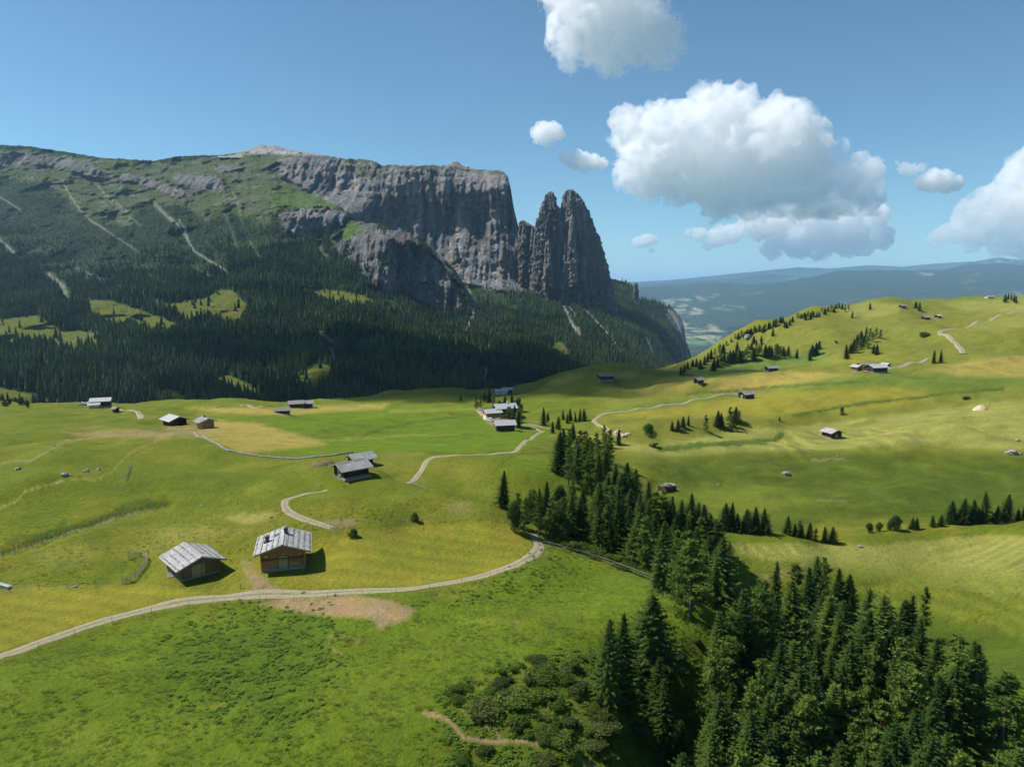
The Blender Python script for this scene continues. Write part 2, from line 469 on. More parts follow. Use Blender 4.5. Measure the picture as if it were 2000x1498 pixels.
# far right meadows lean paler
lay(region(wu, wv, [(1150,700),(1400,640),(1640,590),(2200,570),(2200,900),(1190,900)], 30), c3(.165,.175,.030), .75)
AREAS = [
 (LUSH, 1., 5, [(400,818),(470,812),(560,800),(640,792),(700,790),(930,790),(960,815),(1060,832),(1092,850),(1030,874),(900,884),(700,883),(610,892),(520,890),(560,876),(645,868),(600,850),(500,824)]),
 (LUSH, .8, 8, [(1010,890),(1090,884),(1150,905),(1180,925),(1160,960),(1060,930),(985,915)]),
 (c3(.105,.140,.014), .7, 12, [(520,855),(650,830),(760,835),(700,860),(600,870)]),
 (DRY, .85, 5, [(378,845),(420,822),(500,828),(600,853),(640,868),(540,880),(470,884),(430,868)]),
 (DRY, .9, 4, [(360,796),(560,796),(760,788),(745,800),(610,806),(560,812),(430,806)]),
 (DRY, .4, 4, [(760,800),(925,796),(925,801),(760,806)]),
 (MOWN, .85, 8, [(612,1040),(760,1028),(960,1018),(1012,1030),(1040,1065),(1035,1090),(950,1126),(800,1146),(620,1152),(500,1160),(300,1178),(0,1272),(-300,1330),(-300,1180),(0,1150),(230,1140),(340,1148),(450,1140),(500,1120),(612,1120)]),
 (c3(.16,.185,.02), .8, 20, [(740,1060),(900,1050),(1000,1070),(900,1110),(740,1110)]),
 (c3(.175,.185,.022), .7, 14, [(290,1075),(480,1030),(620,1036),(620,1120),(450,1140),(300,1140)]),
 (STRAW, .75, 6, [(442,1012),(470,1002),(520,1000),(545,1005),(520,1018),(470,1022)]),
 (STRAW, .35, 14, [(300,1035),(380,1020),(420,1040),(330,1065)]),
 (STRAW, .3, 14, [(60,1080),(160,1060),(190,1090),(90,1110)]),
 (LUSH, .85, 22, [(-300,1330),(0,1300),(300,1205),(600,1190),(900,1160),(1040,1110),(1100,1080),(1400,1185),(1400,1235),(1200,1260),(900,1330),(820,1498),(700,1700),(-300,1700)]),
 (c3(.115,.160,.014), .8, 25, [(640,1260),(1000,1190),(1350,1200),(1380,1232),(1150,1255),(900,1300),(800,1420),(650,1420)]),
 (c3(.062,.120,.014), .6, 34, [(330,1280),(400,1225),(560,1200),(640,1215),(640,1300),(560,1400),(420,1380),(350,1330)]),
 (DIRT, .95, 7, [(505,1178),(560,1168),(690,1164),(760,1172),(812,1192),(795,1210),(742,1228),(722,1208),(640,1202),(560,1192)]),
 (DIRT, .9, 5, [(478,1112),(500,1118),(540,1146),(560,1158),(478,1166),(492,1145)]),
 (DIRT, .45, 5, [(470,1095),(500,1100),(505,1120),(478,1115)]),
 (DIRT, .6, 5, [(625,1018),(690,1012),(700,1022),(645,1034)]),
 (DIRT, .30, 8, [(870,985),(920,980),(930,1000),(880,1002)]),
 (DIRT, .55, 4, [(120,842),(300,838),(345,846),(330,858),(150,850)]),
 (DIRT, .5, 4, [(318,834),(420,828),(440,838),(380,856),(330,850)]),
 (DIRT, .75, 4, [(928,798),(950,806),(1000,810),(1020,822),(1000,836),(955,830),(940,815)]),
 (PALE, .95, 5, [(1385,850),(1460,836),(1550,835),(1700,815),(2150,760),(2150,880),(1980,880),(1760,868),(1620,880),(1450,884),(1300,892),(1190,872),(1290,866)]),
 (MOWN, .95, 5, [(1180,812),(1330,790),(1490,770),(1740,755),(1830,778),(1700,800),(1450,812),(1250,816)]),
 (DRY, 1., 5, [(1380,765),(1440,742),(1560,726),(1690,732),(1620,750),(1480,772)]),
 (DRY, .45, 5, [(1230,760),(1330,730),(1500,722),(1560,726),(1400,752),(1260,772)]),
 (c3(.095,.160,.024), .65, 6, [(1190,800),(1240,790),(1440,768),(1580,745),(1700,722),(1900,735),(2150,690),(2150,745),(1840,762),(1740,752),(1480,768),(1330,790),(1180,812)]),
 (c3(.12,.19,.04), .8, 5, [(1330,720),(1480,692),(1600,690),(1640,706),(1520,716),(1380,738)]),
 (MOWN, .7, 4, [(1600,703),(1720,694),(1760,706),(1640,712)]),
 (DRY, .85, 6, [(1820,722),(1900,704),(2150,680),(2150,738),(1880,736)]),
 (PALE, .75, 4, [(1636,600),(1700,590),(1762,594),(1755,612),(1690,622),(1655,614)]),
 (PALE, .7, 6, [(1840,592),(2100,574),(2100,612),(1890,610)]),
 (PALE, .5, 6, [(1880,640),(1960,620),(2100,600),(2100,620),(1940,650)]),
 (DRY, .7, 4, [(1060,752),(1110,728),(1190,724),(1250,728),(1240,738),(1150,735),(1090,750)]),
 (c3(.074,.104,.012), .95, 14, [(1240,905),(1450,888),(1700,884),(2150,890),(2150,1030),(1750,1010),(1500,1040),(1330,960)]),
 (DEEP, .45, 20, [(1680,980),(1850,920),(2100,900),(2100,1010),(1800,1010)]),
 (c3(.15,.18,.022), .6, 14, [(1330,960),(1500,940),(1620,990),(1500,1030),(1400,1010)]),
 (PALE, .95, 5, [(1400,1064),(1560,1062),(1700,1066),(1930,1044),(2150,1050),(2150,1190),(1950,1165),(1760,1130),(1600,1104),(1450,1088)]),
 (c3(.13,.16,.022), .7, 18, [(1440,1095),(1640,1100),(2150,1135),(2150,1290),(1800,1200),(1500,1120)]),
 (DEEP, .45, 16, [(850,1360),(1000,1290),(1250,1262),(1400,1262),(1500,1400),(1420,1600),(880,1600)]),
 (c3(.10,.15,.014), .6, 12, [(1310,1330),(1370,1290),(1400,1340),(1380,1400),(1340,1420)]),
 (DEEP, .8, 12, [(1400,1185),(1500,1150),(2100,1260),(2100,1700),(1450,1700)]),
 (DEEP, .5, 5, [(640,905),(660,898),(640,912),(606,908)]),
]
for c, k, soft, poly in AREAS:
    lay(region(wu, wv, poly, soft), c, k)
# speckle between cover types
lay(sstep(.1, .5, nz2), c3(.17,.18,.022), .28)
lay(sstep(.1, .55, -nz2 + nz3 * .4), c3(.062,.105,.012), .32)
lay(sstep(.25, .6, nz3) * sstep(260, 120, gd), c3(.20,.19,.035), .2)
# worn earth, paths of cattle
TRACKS = [(DIRT, .9, 4.2, [(830,1392),(870,1402),(890,1420),(905,1440),(960,1448),(1020,1448),(1065,1450)]),
 (DIRT, .85, 3.4, [(905,1380),(935,1400),(960,1425),(985,1448)]), (DIRT, .8, 3.2, [(1060,1448),(1110,1465),(1160,1498),(1200,1530)]),
 (DIRT, .6, 1.8, [(1000,1420),(1020,1440)]),(DIRT, .6, 3, [(1385,1270),(1388,1290),(1378,1305)]),
 (STRAW, .75, 2.2, [(-20,1003),(20,984),(50,962),(85,948),(118,940)]), (STRAW, .45, 1.6, [(118,940),(200,935),(260,880),(320,852)]),
 (DIRT, .6, 1.6, [(0,905),(60,900),(130,860),(300,845)]),
 (c3(.34,.30,.20), .8, 1.6, [(600,1100),(600,1101)]),
 (STRAW, .7, 1.4, [(1120,848),(1190,858),(1240,868),(1290,872)]),
 (DEEP, .8, 1.6, [(700,860),(720,845),(760,834),(830,822),(935,810)]), (DEEP, .7, 1.8, [(960,925),(975,905),(1000,892),(1025,885)]),
 (DEEP, .6, 1.5, [(830,884),(920,887),(1000,886),(1080,884)]),
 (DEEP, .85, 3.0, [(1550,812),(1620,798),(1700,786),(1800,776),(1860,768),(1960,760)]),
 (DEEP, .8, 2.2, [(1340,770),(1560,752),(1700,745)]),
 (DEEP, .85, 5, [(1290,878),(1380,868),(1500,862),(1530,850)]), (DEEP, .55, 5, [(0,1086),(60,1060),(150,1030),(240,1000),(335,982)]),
 (c3(.05,.06,.03), .75, 2.2, DITCH), (c3(.30,.30,.28), .45, 1.2, [(-40,1096),(60,1068),(150,1036),(240,1011),(300,1000)]),
 (DEEP, .7, 5, [(20,1058),(90,1040),(130,1022)]), (DEEP, .8, 6, [(230,995),(270,980),(310,985)]),
 (DEEP, .5, 2.0, [(200,950),(270,958),(380,955)]),
 (PALE, .6, 1.2, [(600,862),(700,858),(800,850),(900,848)]), (STRAW, .8, 1.5, [(1545,1080),(1555,1082)]),
 (DIRT, .8, 3.0, [(1540,1122),(1560,1108),(1572,1100)]), (DIRT, .5, 5, [(1490,1130),(1530,1120)]),
 (DIRT, .5, 2.5, [(1590,900),(1630,896),(1650,898)]), (DIRT, .35, 2.5, [(1600,976),(1650,978)]), (STRAW, .9, 6, [(1905,802),(1922,800)]),
 (STRAW, .8, 1.4, [(1715,848),(1740,846),(1780,838)]), (PALE, .7, 1.5, [(1880,868),(2000,868)]),
 (PALE, .8, 1.2, [(1630,690),(1634,704)]),
 (DIRT, .55, 2, [(640,1240),(700,1245),(690,1255)]), (DIRT, .6, 2, [(650,1270),(665,1275)]), (DIRT, .6, 2, [(1008,1215),(1014,1216)])]
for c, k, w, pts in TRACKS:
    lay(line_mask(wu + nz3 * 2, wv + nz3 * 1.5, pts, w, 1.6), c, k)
# mowing swaths on the cut fields
sw = np.sin(gv * 0.55 + gu * 0.02 + nz2 * 3) * region(gu, gv, [(612,1040),(960,1025),(1035,1070),(950,1120),(620,1145)], 10)
def swath(poly, ang, wl, amp):
    m = region(gu, gv, poly, 8)
    ph = (gx * math.cos(ang) + gy * math.sin(ang)) / wl * 2 * math.pi + nz2 * 1.2
    return m * np.sin(ph) * amp
SW = (swath([(612,1040),(960,1022),(1040,1065),(950,1122),(620,1148)], R(82), 3.6, .09) + swath([(0,1150),(340,1150),(480,1160),(0,1275)], R(75), 3.4, .08)
      + swath([(1500,880),(1540,845),(1610,860),(1560,900)], R(5), 7, .25) + swath([(1640,880),(1700,830),(1800,840),(1760,880)], R(8), 7, .16)
      + swath([(1410,1065),(1560,1062),(1560,1085),(1430,1080)], R(12), 3.2, .2) + swath([(1800,1070),(2000,1050),(2000,1110),(1850,1100)], R(100), 3.2, .14)
      + swath([(1300,860),(1990,780),(1990,870),(1350,885)], R(85), 9, .08) + swath([(1750,1000),(2000,940),(2000,1050),(1800,1040)], R(100), 3.0, .10)
      + swath([(700,1180),(1300,1130),(1380,1230),(900,1290)], R(60), 5, .05) + swath([(420,800),(930,795),(1040,860),(620,890)], R(60), 9, .05))
RIP = (region(gu, gv, [(1300,930),(1500,900),(1700,890),(2100,890),(2100,1050),(1750,1050),(1500,1030)], 30) * .15 + region(gu, gv, [(1600,1110),(1800,1130),(2150,1150),(2150,1290),(1800,1210)], 20) * .16
       + region(gu, gv, [(0,860),(440,890),(640,960),(560,1010),(300,1000),(0,1000)], 30) * .07 + region(gu, gv, [(1500,640),(1800,620),(1990,640),(1990,700),(1700,700),(1450,690)], 15) * .10)
SW = SW + RIP * np.sin(gz * 4.2 + fbm(gx / 14, gy / 14, 60, 3) * 5) * sstep(-.3, .3, nz1 + .1)
colr = colr * (1 + SW[..., None])
colr *= (1 + 0.20 * nz2 + 0.12 * nz3 + 0.10 * fbm(gx / 1.1, gy / 1.1, 30, 2))[..., None]
colr = np.clip(colr * np.array((.98, .94, .92)), .004, .9)

V = np.stack([gx, gy, gz], -1).reshape(-1, 3)
ground_me = mesh_np('meadow_ground', V, grid_faces(NR, NC))
add_col(ground_me, 'cover', colr.reshape(-1, 3))

m_grass, nt = material('meadow_grass')
p = nt.pos()
ps = nt.mapv(p, (1, 1, .4))
n1 = nt.noise(ps, 1.7, 5, .65); n2 = nt.noise(ps, 7.0, 4, .7); n3 = nt.noise(ps, .23, 4, .6); n4 = nt.noise(ps, .6, 5, .7)
col = nt.attr('cover')
col = nt.mix(nt.ramp(n1, .35, .75), col, nt.mix(1.0, col, (.62, .72, .6), 'MULTIPLY'))
col = nt.mix(nt.ramp(n2, .45, .8), col, nt.mix(1.0, col, (1.35, 1.25, 1.1), 'MULTIPLY'))
col = nt.mix(nt.ramp(n4, .52, .72), col, nt.mix(1.0, col, (.78, .9, .8), 'MULTIPLY'))
col = nt.mix(nt.ramp(n3, .50, .70), col, nt.mix(1.0, col, (1.22, 1.08, 1.0), 'MULTIPLY'))
b = nt.bump(n1, .35, .8); b = nt.bump(n2, .12, .9, b); b = nt.bump(n4, .9, .5, b)
nt.base(col, .95, .08, b)
ground = link('meadow_ground', ground_me, None, m_grass); tag(ground, kind='structure')

# ------------------------------------------------------------------ tracks and roads: gravel ribbons on the ground
m_road, nt = material('track_gravel')
p = nt.pos()
wv_ = nt.attr('across', 'Fac')
n1 = nt.noise(p, 2.5, 5, .65); n2 = nt.noise(p, .35, 3, .6); n5 = nt.noise(p, 18, 3, .6)
grav = nt.mix(nt.ramp(n1, .3, .7), (.215, .18, .12), (.35, .305, .215))
grav = nt.mix(nt.ramp(n5, .4, .7), grav, nt.mix(1., grav, (.8, .8, .8), 'MULTIPLY'))
# grass strip in the middle and on the shoulders
mid = nt.math('ABSOLUTE', wv_)
dd = nt.math('ABSOLUTE', nt.math('SUBTRACT', mid, .52))
g = nt.math('ADD', nt.math('SUBTRACT', dd, .33), nt.math('MULTIPLY', nt.math('SUBTRACT', n1, .5), .55))
g = nt.math('ADD', g, nt.math('MULTIPLY', nt.math('SUBTRACT', n2, .5), .25))
gr = nt.ramp(g, .06, .16)
grass_c = nt.mix(nt.ramp(n1, .35, .7), (.15, .17, .04), (.09, .12, .025))
nt.base(nt.mix(gr, grav, grass_c), .95, .1, nt.bump(n1, .12, .7))
def catmull(pts, n=8):
    P = np.array(pts, float); P = np.vstack([2 * P[0] - P[1], P, 2 * P[-1] - P[-2]])
    out = []
    for i in range(1, len(P) - 2):
        for k in range(n):
            t = k / n
            out.append(.5 * ((2 * P[i]) + (-P[i-1] + P[i+1]) * t + (2*P[i-1] - 5*P[i] + 4*P[i+1] - P[i+2]) * t*t + (-P[i-1] + 3*P[i] - 3*P[i+1] + P[i+2]) * t**3))
    out.append(P[-2])
    return np.array(out)
def world_line(px, step=1.2):
    W = []
    for u, v in px:
        h = ground_hit(u, v)
        if h is not None: W.append((h.x, h.y))
    W = catmull(W, 10)
    seg = np.r_[0, np.cumsum(np.linalg.norm(np.diff(W, axis=0), axis=1))]
    n = max(4, int(seg[-1] / step))
    q = np.linspace(0, seg[-1], n)
    return np.stack([np.interp(q, seg, W[:, 0]), np.interp(q, seg, W[:, 1])], 1)
def ribbon(name, px, width, mat, raise_=.05, step=1.2, ragged=.12, crown=0.0, nc=7, faded=True):
    W = world_line(px, step)
    T = np.gradient(W, axis=0); T /= np.linalg.norm(T, axis=1)[:, None] + 1e-9
    N = np.stack([-T[:, 1], T[:, 0]], 1)
    e = np.linspace(-1, 1, nc)
    wj = width * .5 * (1 + ragged * fbm(W[:, 0] / 4, W[:, 1] / 4, 55, 2) + .12 * fbm(W[:, 0] / 1.3, W[:, 1] / 1.3, 57, 2))
    sl = np.arange(len(W)) * step; endf = np.minimum(sl, sl[::-1]); fade = np.clip(1 - endf / 9.0, 0, 1)
    Vx = W[:, None] + N[:, None] * (wj[:, None] * e[None])[..., None]
    z = ground_z(Vx[..., 0], Vx[..., 1])
    dist = Vx[..., 1]
    z = z + raise_ * np.clip(dist / 110, .7, 5) * (1 - np.abs(e[None]) ** 4) - .02 + crown * (1 - e[None] ** 2)
    z[:, 0] -= .12; z[:, -1] -= .12
    V = np.dstack([Vx, z[..., None]]).reshape(-1, 3)
    me = mesh_np(name, V, grid_faces(len(W), nc, True))
    add_f(me, 'across', (e[None] * (1 + fade[:, None] * (.9 if faded else 0))).ravel())
    o = link(name, me, None, mat); tag(o, kind='structure')
    return o, W
ROAD_MAIN = [(-120,1322),(0,1281),(100,1247),(200,1213),(300,1187),(400,1170),(480,1163),(560,1160),(650,1157),(740,1153),(820,1147),(900,1134),(960,1119),(1010,1101),(1040,1084),(1053,1068),(1048,1054),(1038,1042)]
road1, W_road = ribbon('gravel_track', ROAD_MAIN, 2.7, m_road, .06)
ribbon('gravel_track', [(648,1031),(610,1019),(572,1004),(556,988),(564,974),(598,964),(624,961),(640,957)], 2.0, m_road, .06)
ribbon('gravel_track', [(796,945),(815,930),(826,914),(834,900),(852,892),(890,889),(930,888),(975,885),(1008,881),(1024,864),(1042,852),(1062,843),(1043,835),(1015,830),(996,828)], 1.8, m_road, .08)
ribbon('gravel_track', [(932,797),(944,808),(958,818),(975,822)], 5.0, m_road, .08)
ribbon('gravel_track', [(1212,852),(1198,846),(1184,838),(1168,829),(1160,820),(1172,812),(1220,804),(1300,791),(1380,778),(1430,770),(1456,767)], 2.4, m_road, .08)
ribbon('gravel_track', [(1690,727),(1725,723),(1760,717),(1790,709),(1812,701)], 4.0, m_road, .10)
ribbon('gravel_track', [(1882,692),(1874,680),(1862,668),(1852,657),(1836,650),(1860,643),(1900,634),(1940,622),(1975,611),(2010,606)], 4.2, m_road, .12)
ribbon('gravel_track', [(276,819),(274,812),(270,805),(255,801),(230,799),(200,798)], 3.0, m_road, .08)
ribbon('gravel_track', [(470,792),(500,797),(545,800),(600,800),(625,798)], 2.4, m_road, .10)
ribbon('gravel_track', [(1000,829),(1040,830),(1080,838)], 2.2, m_road, .08)
# ================================================================== THE MOUNTAIN
# skyline of the massif (photo x, y)
TOP = [(-420,300),(-200,276),(0,284),(60,287),(120,296),(200,309),(300,315),(345,306),(430,303),(470,298),(520,291),(560,296),(620,303),(690,312),(702,311),(735,317),
       (745,322),(800,324),(870,324),(905,328),(985,335),(992,345),(998,372),(1004,410),(1012,440),(1022,470),(1045,500),(1080,530),(1130,545),(1180,548),(1196,545),
       (1215,549),(1232,555),(1240,553),(1245,560),(1246,583),(1262,586),(1290,594),(1312,602),(1328,618),(1336,634),(1338,655),(1342,680),(1350,705),(1362,740),(1380,790)]
# depth of the massif at photo points (x, y, metres)
MP = [(-400,830,760),(0,830,780),(300,830,820),(600,830,900),(850,830,980),(1100,830,1100),(1350,830,1300),
 (-400,700,1300),(-400,500,2200),(-400,300,3100),
 (0,775,860),(0,700,1150),(0,650,1330),(0,615,1560),(0,560,1900),(0,480,2350),(0,400,2750),(0,345,3050),(0,322,3120),(0,302,3160),(0,284,3260),
 (200,770,900),(200,690,1200),(200,645,1400),(200,590,1700),(200,520,2150),(200,440,2600),(200,355,3050),(200,328,3100),(200,309,3230),
 (400,770,980),(400,700,1250),(400,645,1480),(420,580,1800),(400,500,2250),(400,420,2650),(400,375,2860),(400,350,2930),(400,330,3150),(400,303,3350),
 (560,770,1050),(560,690,1350),(560,600,1750),(560,520,2100),(560,470,2350),(560,420,2480),(560,400,2560),(560,372,2800),(560,350,2900),(560,310,3020),(540,294,3250),
 (650,740,1150),(650,660,1450),(660,605,1750),(650,568,1950),(650,500,2230),(650,468,2380),(650,415,2500),(650,405,2560),(650,385,2790),(650,340,2930),(650,308,3050),
 (740,750,1150),(740,660,1550),(740,600,1830),(740,560,2050),(740,500,2090),(740,448,2110),(760,420,2860),(760,330,2930),(760,323,2955),
 (850,750,1200),(850,660,1650),(860,640,1930),(850,540,2120),(840,490,2170),(860,470,2790),(860,400,2830),(860,335,2865),(860,325,2880),
 (920,750,1250),(920,660,1750),(920,605,2080),(925,580,2480),(930,540,2690),(930,480,2740),(930,400,2780),(930,340,2900),(930,331,3050),
 (990,750,1350),(990,660,1850),(990,600,2250),(990,560,2560),(990,500,2670),(990,400,2720),(985,338,2760),
 (1080,750,1450),(1080,680,1850),(1080,620,2300),(1080,570,2700),(1080,530,2900),(1180,740,1600),(1180,660,2150),(1180,600,2650),(1180,555,3000),
 (1260,740,1800),(1260,670,2350),(1260,620,2750),(1260,590,3050),(1330,740,2300),(1330,690,2700),(1330,640,2950),(1350,710,2800),(1370,760,2600)]
# two surfaces: the front ridge (buttress and dark wooded spur) and, behind it, the great wall with its apron
mp = np.array(MP, float)
def drop_box(a, boxes):
    k = np.ones(len(a), bool)
    for u0_, u1_, v0_, v1_ in boxes: k &= ~((a[:, 0] >= u0_) & (a[:, 0] <= u1_) & (a[:, 1] >= v0_) & (a[:, 1] <= v1_))
    return a[k]
mf = drop_box(mp, [(735, 1000, 300, 475), (915, 1000, 540, 590)])
mf = np.vstack([mf, [(860,470,2190),(850,600,2080),(930,590,2130),(740,470,2100),(740,520,2075),(740,580,2040),(800,500,2130),(800,580,2060),(990,640,1900),(1060,680,1650),(1120,715,1450),(1000,560,2250),(800,450,2230)]])
mb_ = drop_box(mp, [(640, 930, 435, 740)])
mb_ = np.vstack([mb_, [(650,470,2520),(650,540,2250),(650,640,1700),(740,500,2760),(740,560,2500),(740,640,2000),(850,490,2780),(850,540,2620),(850,600,2350),(850,680,1850),(930,620,2150),(930,680,1850),(780,700,1600),(700,440,2600)]])
mt = TPS(mf[:, :2], np.log(mf[:, 2]), (1 / 700., 1 / 350.), reg=1e-4)
mt_back = TPS(mb_[:, :2], np.log(mb_[:, 2]), (1 / 700., 1 / 350.), reg=1e-4)
FRONT = [(540,900),(540,560),(600,490),(625,480),(650,458),(692,432),(742,440),(800,455),(850,495),(885,530),(915,575),(930,608),(960,640),(1010,664),(1060,690),(1110,716),(1160,740),(1160,900)]
top_x = np.array([q[0] for q in TOP], float); top_y = np.array([q[1] for q in TOP], float)
MC, MR = 820, 300
mu = np.linspace(-330, 1378, MC)
vt = np.interp(mu, top_x, top_y)
rockiness = sstep(540, 620, mu) * (1 - sstep(1185, 1205, mu))
vt = vt + fbm(mu / 14., 0 * mu + 3.3, 1.0, 4) * (1.6 + 3.2 * rockiness)
vb = 835.0
fr = np.linspace(0, 1, MR) ** 1.0
MU, FR = np.meshgrid(mu, fr)
MV = vt[None] + (vb - vt[None]) * (1 - FR) * 1.0          # row 0 = foot, last row = skyline
CM = 160
cu = np.linspace(-330, 1378, CM); cvv = np.linspace(270, 840, 150)
CU, CV = np.meshgrid(cu, cvv)
LT = mt(CU, CV)
LB = mt_back(CU, CV)
jag = fbm(MU / 22, MV / 22, 4.0, 4) * 13
fm = sstep(-2.0, 2.0, poly_dist(MU + jag * .5, MV + jag, FRONT))
T0 = np.exp(bil(LB, MU, MV, -330, 1378, 270, 840) * (1 - fm) + bil(LT, MU, MV, -330, 1378, 270, 840) * fm)
P0 = ray(MU, MV) * T0[..., None]

wob = fbm(P0[..., 0] / 130, P0[..., 1] / 130, P0[..., 2] / 90, 4)
wob2 = fbm(P0[..., 0] / 30, P0[..., 1] / 30, P0[..., 2] / 30, 3)
qx = MU + wob * 14 + wob2 * 5; qy = MV + wob2 * 6 + wob * 8
ROCK = [[(548,312),(600,300),(650,306),(700,309),(740,315),(800,322),(1000,330),(1020,480),(1190,500),(1196,556),(1160,575),(1110,568),(1060,566),(1020,572),(962,565),(900,555),(868,520),(835,492),(755,478),(700,436),(664,404),(600,372),(545,345)],
 [(545,418),(600,410),(650,408),(692,425),(640,465),(600,470),(560,455)],
 [(650,475),(742,442),(835,486),(880,540),(912,602),(865,612),(800,580),(740,572),(700,520),(652,492)]]
BAND = [[(-330,290),(0,300),(100,304),(170,316),(205,338),(205,350),(170,344),(120,330),(60,322),(0,326),(-330,320)],
 [(213,345),(245,338),(300,352),(360,375),(385,388),(350,388),(300,370),(240,352)],
 [(335,345),(370,340),(425,346),(440,360),(438,374),(400,374),(350,366)], [(420,330),(470,322),(470,330),(430,338)],
 [(1240,555),(1246,556),(1247,584),(1238,580)],[(1300,600),(1328,612),(1340,640),(1350,720),(1330,718),(1318,660),(1300,625)]]
rock = np.zeros(MU.shape)
for pgn in ROCK: rock = np.maximum(rock, region(qx, qy, pgn, 5))
band = np.zeros(MU.shape)
for pgn in BAND: band = np.maximum(band, region(qx, qy, pgn, 4))
mead = np.zeros(MU.shape)
MEADOWS = [[(165,586),(215,588),(270,605),(340,630),(346,650),(330,652),(300,645),(245,640),(185,627)],
 [(325,594),(360,590),(395,585),(425,568),(455,568),(486,600),(480,622),(455,640),(405,616),(350,626)],
 [(-330,640),(0,625),(70,617),(110,640),(180,650),(207,668),(180,682),(130,690),(60,668),(-100,670),(-330,690)],
 [(588,564),(640,566),(700,575),(746,594),(700,604),(640,592),(600,578)],
 [(575,755),(600,715),(622,705),(652,722),(640,745),(600,765)],[(410,738),(450,733),(500,760),(528,785),(480,778),(440,757)],
 [(1070,680),(1086,665),(1100,668),(1110,690),(1120,702),(1095,702)],[(-330,745),(0,757),(60,770),(112,785),(60,800),(-330,800)],
 [(300,770),(330,760),(400,790),(350,800)],[(490,700),(510,705),(520,730),(505,735)]]
for pgn in MEADOWS: mead = np.maximum(mead, region(MU + wob2 * 5, MV + wob2 * 3, pgn, 2.5))
mead = np.maximum(mead, sstep(.33, .42, fbm(P0[..., 0] / 75, P0[..., 1] / 75, 41.0, 3)) * (MV > 610) * (MU < 1000) * .85)
UPPER = [(-330,300),(0,290),(200,309),(310,316),(520,285),(640,300),(700,312),(690,325),(560,350),(640,385),(655,410),(560,400),(520,436),(450,420),(400,432),(350,400),(262,398),(250,440),(170,430),(110,372),(30,352),(-60,330),(-330,330)]
upper = region(MU + wob * 30 + wob2 * 10, MV + wob * 16 + wob2 * 8, UPPER, 6)
LEDGE = [[(528,372),(600,380),(656,390),(656,407),(600,411),(528,412)],[(628,470),(655,452),(690,431),(722,430),(742,438),(705,460),(650,472)],[(730,430),(800,450),(830,480),(800,478),(740,446)]]
ledge = np.zeros(MU.shape)
for k_, pgn in zip((1., 1., .45), LEDGE): ledge = np.maximum(ledge, k_ * region(qx, qy, pgn, 4))
GUL = [(.9, 1.8, [(915,570),(922,585),(929,600),(921,622),(908,650)]),(.9, 2.2,[(1101,595),(1106,612),(1118,635),(1132,655)]),(.8,1.0,[(1104,590),(1120,610),(1128,635),(1133,655)]),
 (.95,1.6,[(1124,575),(1135,598),(1155,618),(1180,645),(1197,665),(1212,690)]),(.7,1.2,[(972,543),(980,556),(988,568)]),
 (.9,6.0,[(858,500),(884,515),(900,540),(915,572)]),(.8,4,[(890,470),(892,500),(900,530)]),
 (.75,2.0,[(122,352),(135,380),(152,405),(178,432),(205,448)]),(.5,1.4,[(205,448),(230,465),(268,490)]),
 (.6,2.2,[(182,352),(205,380),(232,400),(252,418)]),(.5,1.2,[(215,395),(245,418),(275,440)]),
 (.8,2.2,[(333,425),(348,440),(365,466),(378,490),(410,510),(440,528)]),(.7,2,[(350,430),(362,450),(368,470)]),(.55,5,[(300,395),(318,415),(336,432)]),
 (.6,1.4,[(455,375),(466,400),(472,430)]),(.5,1.2,[(440,420),(452,450),(462,482)]),(.6,1.2,[(488,470),(495,485),(505,502)]),
 (.6,1.6,[(0,385),(18,396),(38,409)]),(.7,4,[(-8,460),(12,480),(36,502)]),(.65,7,[(97,537),(108,548),(122,558),(130,580)]),
 (.45,1.4,[(148,522),(175,535),(205,548),(236,560)]),(.3,1.2,[(270,570),(300,586),(330,600)]),(.35,1.2,[(285,535),(320,555)]),(.3,1.2,[(370,518),(400,535),(425,545)]),
 (.55,1.0,[(1100,470),(1095,510),(1090,555)]),(.5,1.2,[(398,618),(405,605),(420,590)]),(.6,1.2,[(100,690),(150,665),(190,650)]),
 (.5,5,[(645,680),(653,700)]),(.35,5,[(625,650),(650,668)]),(.5,4,[(948,720),(950,755)]),(.4,3,[(1262,660),(1275,690)]),(.35,3,[(620,470),(628,495),(640,500)])]
gul = np.zeros(MU.shape)
gul_w = np.zeros(MU.shape)
for k_, w, pts in GUL:
    gul = np.maximum(gul, k_ * line_mask(MU + wob2 * 7, MV + wob2 * 3, pts, w * ((1.3 if pts[0][0] > 850 else .75) if w < 3 else .6), 1.2) * (1 if pts[0][0] > 850 else .8)); gul_w = np.maximum(gul_w, line_mask(MU, MV - 3, pts, w + 3.0, 3.0))
scree = sstep(.05, .5, fbm(P0[..., 0] / 60, P0[..., 1] / 60, P0[..., 2] / 50 + 9, 4)) * upper

# displacement along the line of depth: rock pillars and chimneys, softer slopes
X, Y, Z = P0[..., 0], P0[..., 1], P0[..., 2]
hrock = np.maximum(rock, band * .6)
fl = ridged((X + .10 * Z) / 190 + fbm(X / 300, Z / 260, 2., 2) * .35, Z / 900, 1.0, 2) * 75 + ridged((X + .05 * Z) / 62, Z / 420, 3.0, 3) * 34 + ridged((X - .1 * Z) / 24, Z / 120, 5.0, 3) * 13 + fbm(X / 13, Y / 20, Z / 22, 3) * 13
strata = (np.abs(((Z + fbm(X / 90, Y / 90, 1., 2) * 30) / 46.0) % 1 - .5) - .25) * 20
slope_d = fbm(X / 260, Y / 260, Z / 200, 4) * 105 + ridged((X + .9 * Z) / 210, (Z - .4 * X) / 640, 2.0, 3) * 80 + upper * (ridged(X / 60, Z / 26, 6.0, 3) * 16)
amp_near = np.clip((T0 - 700) / 700, .2, 1)
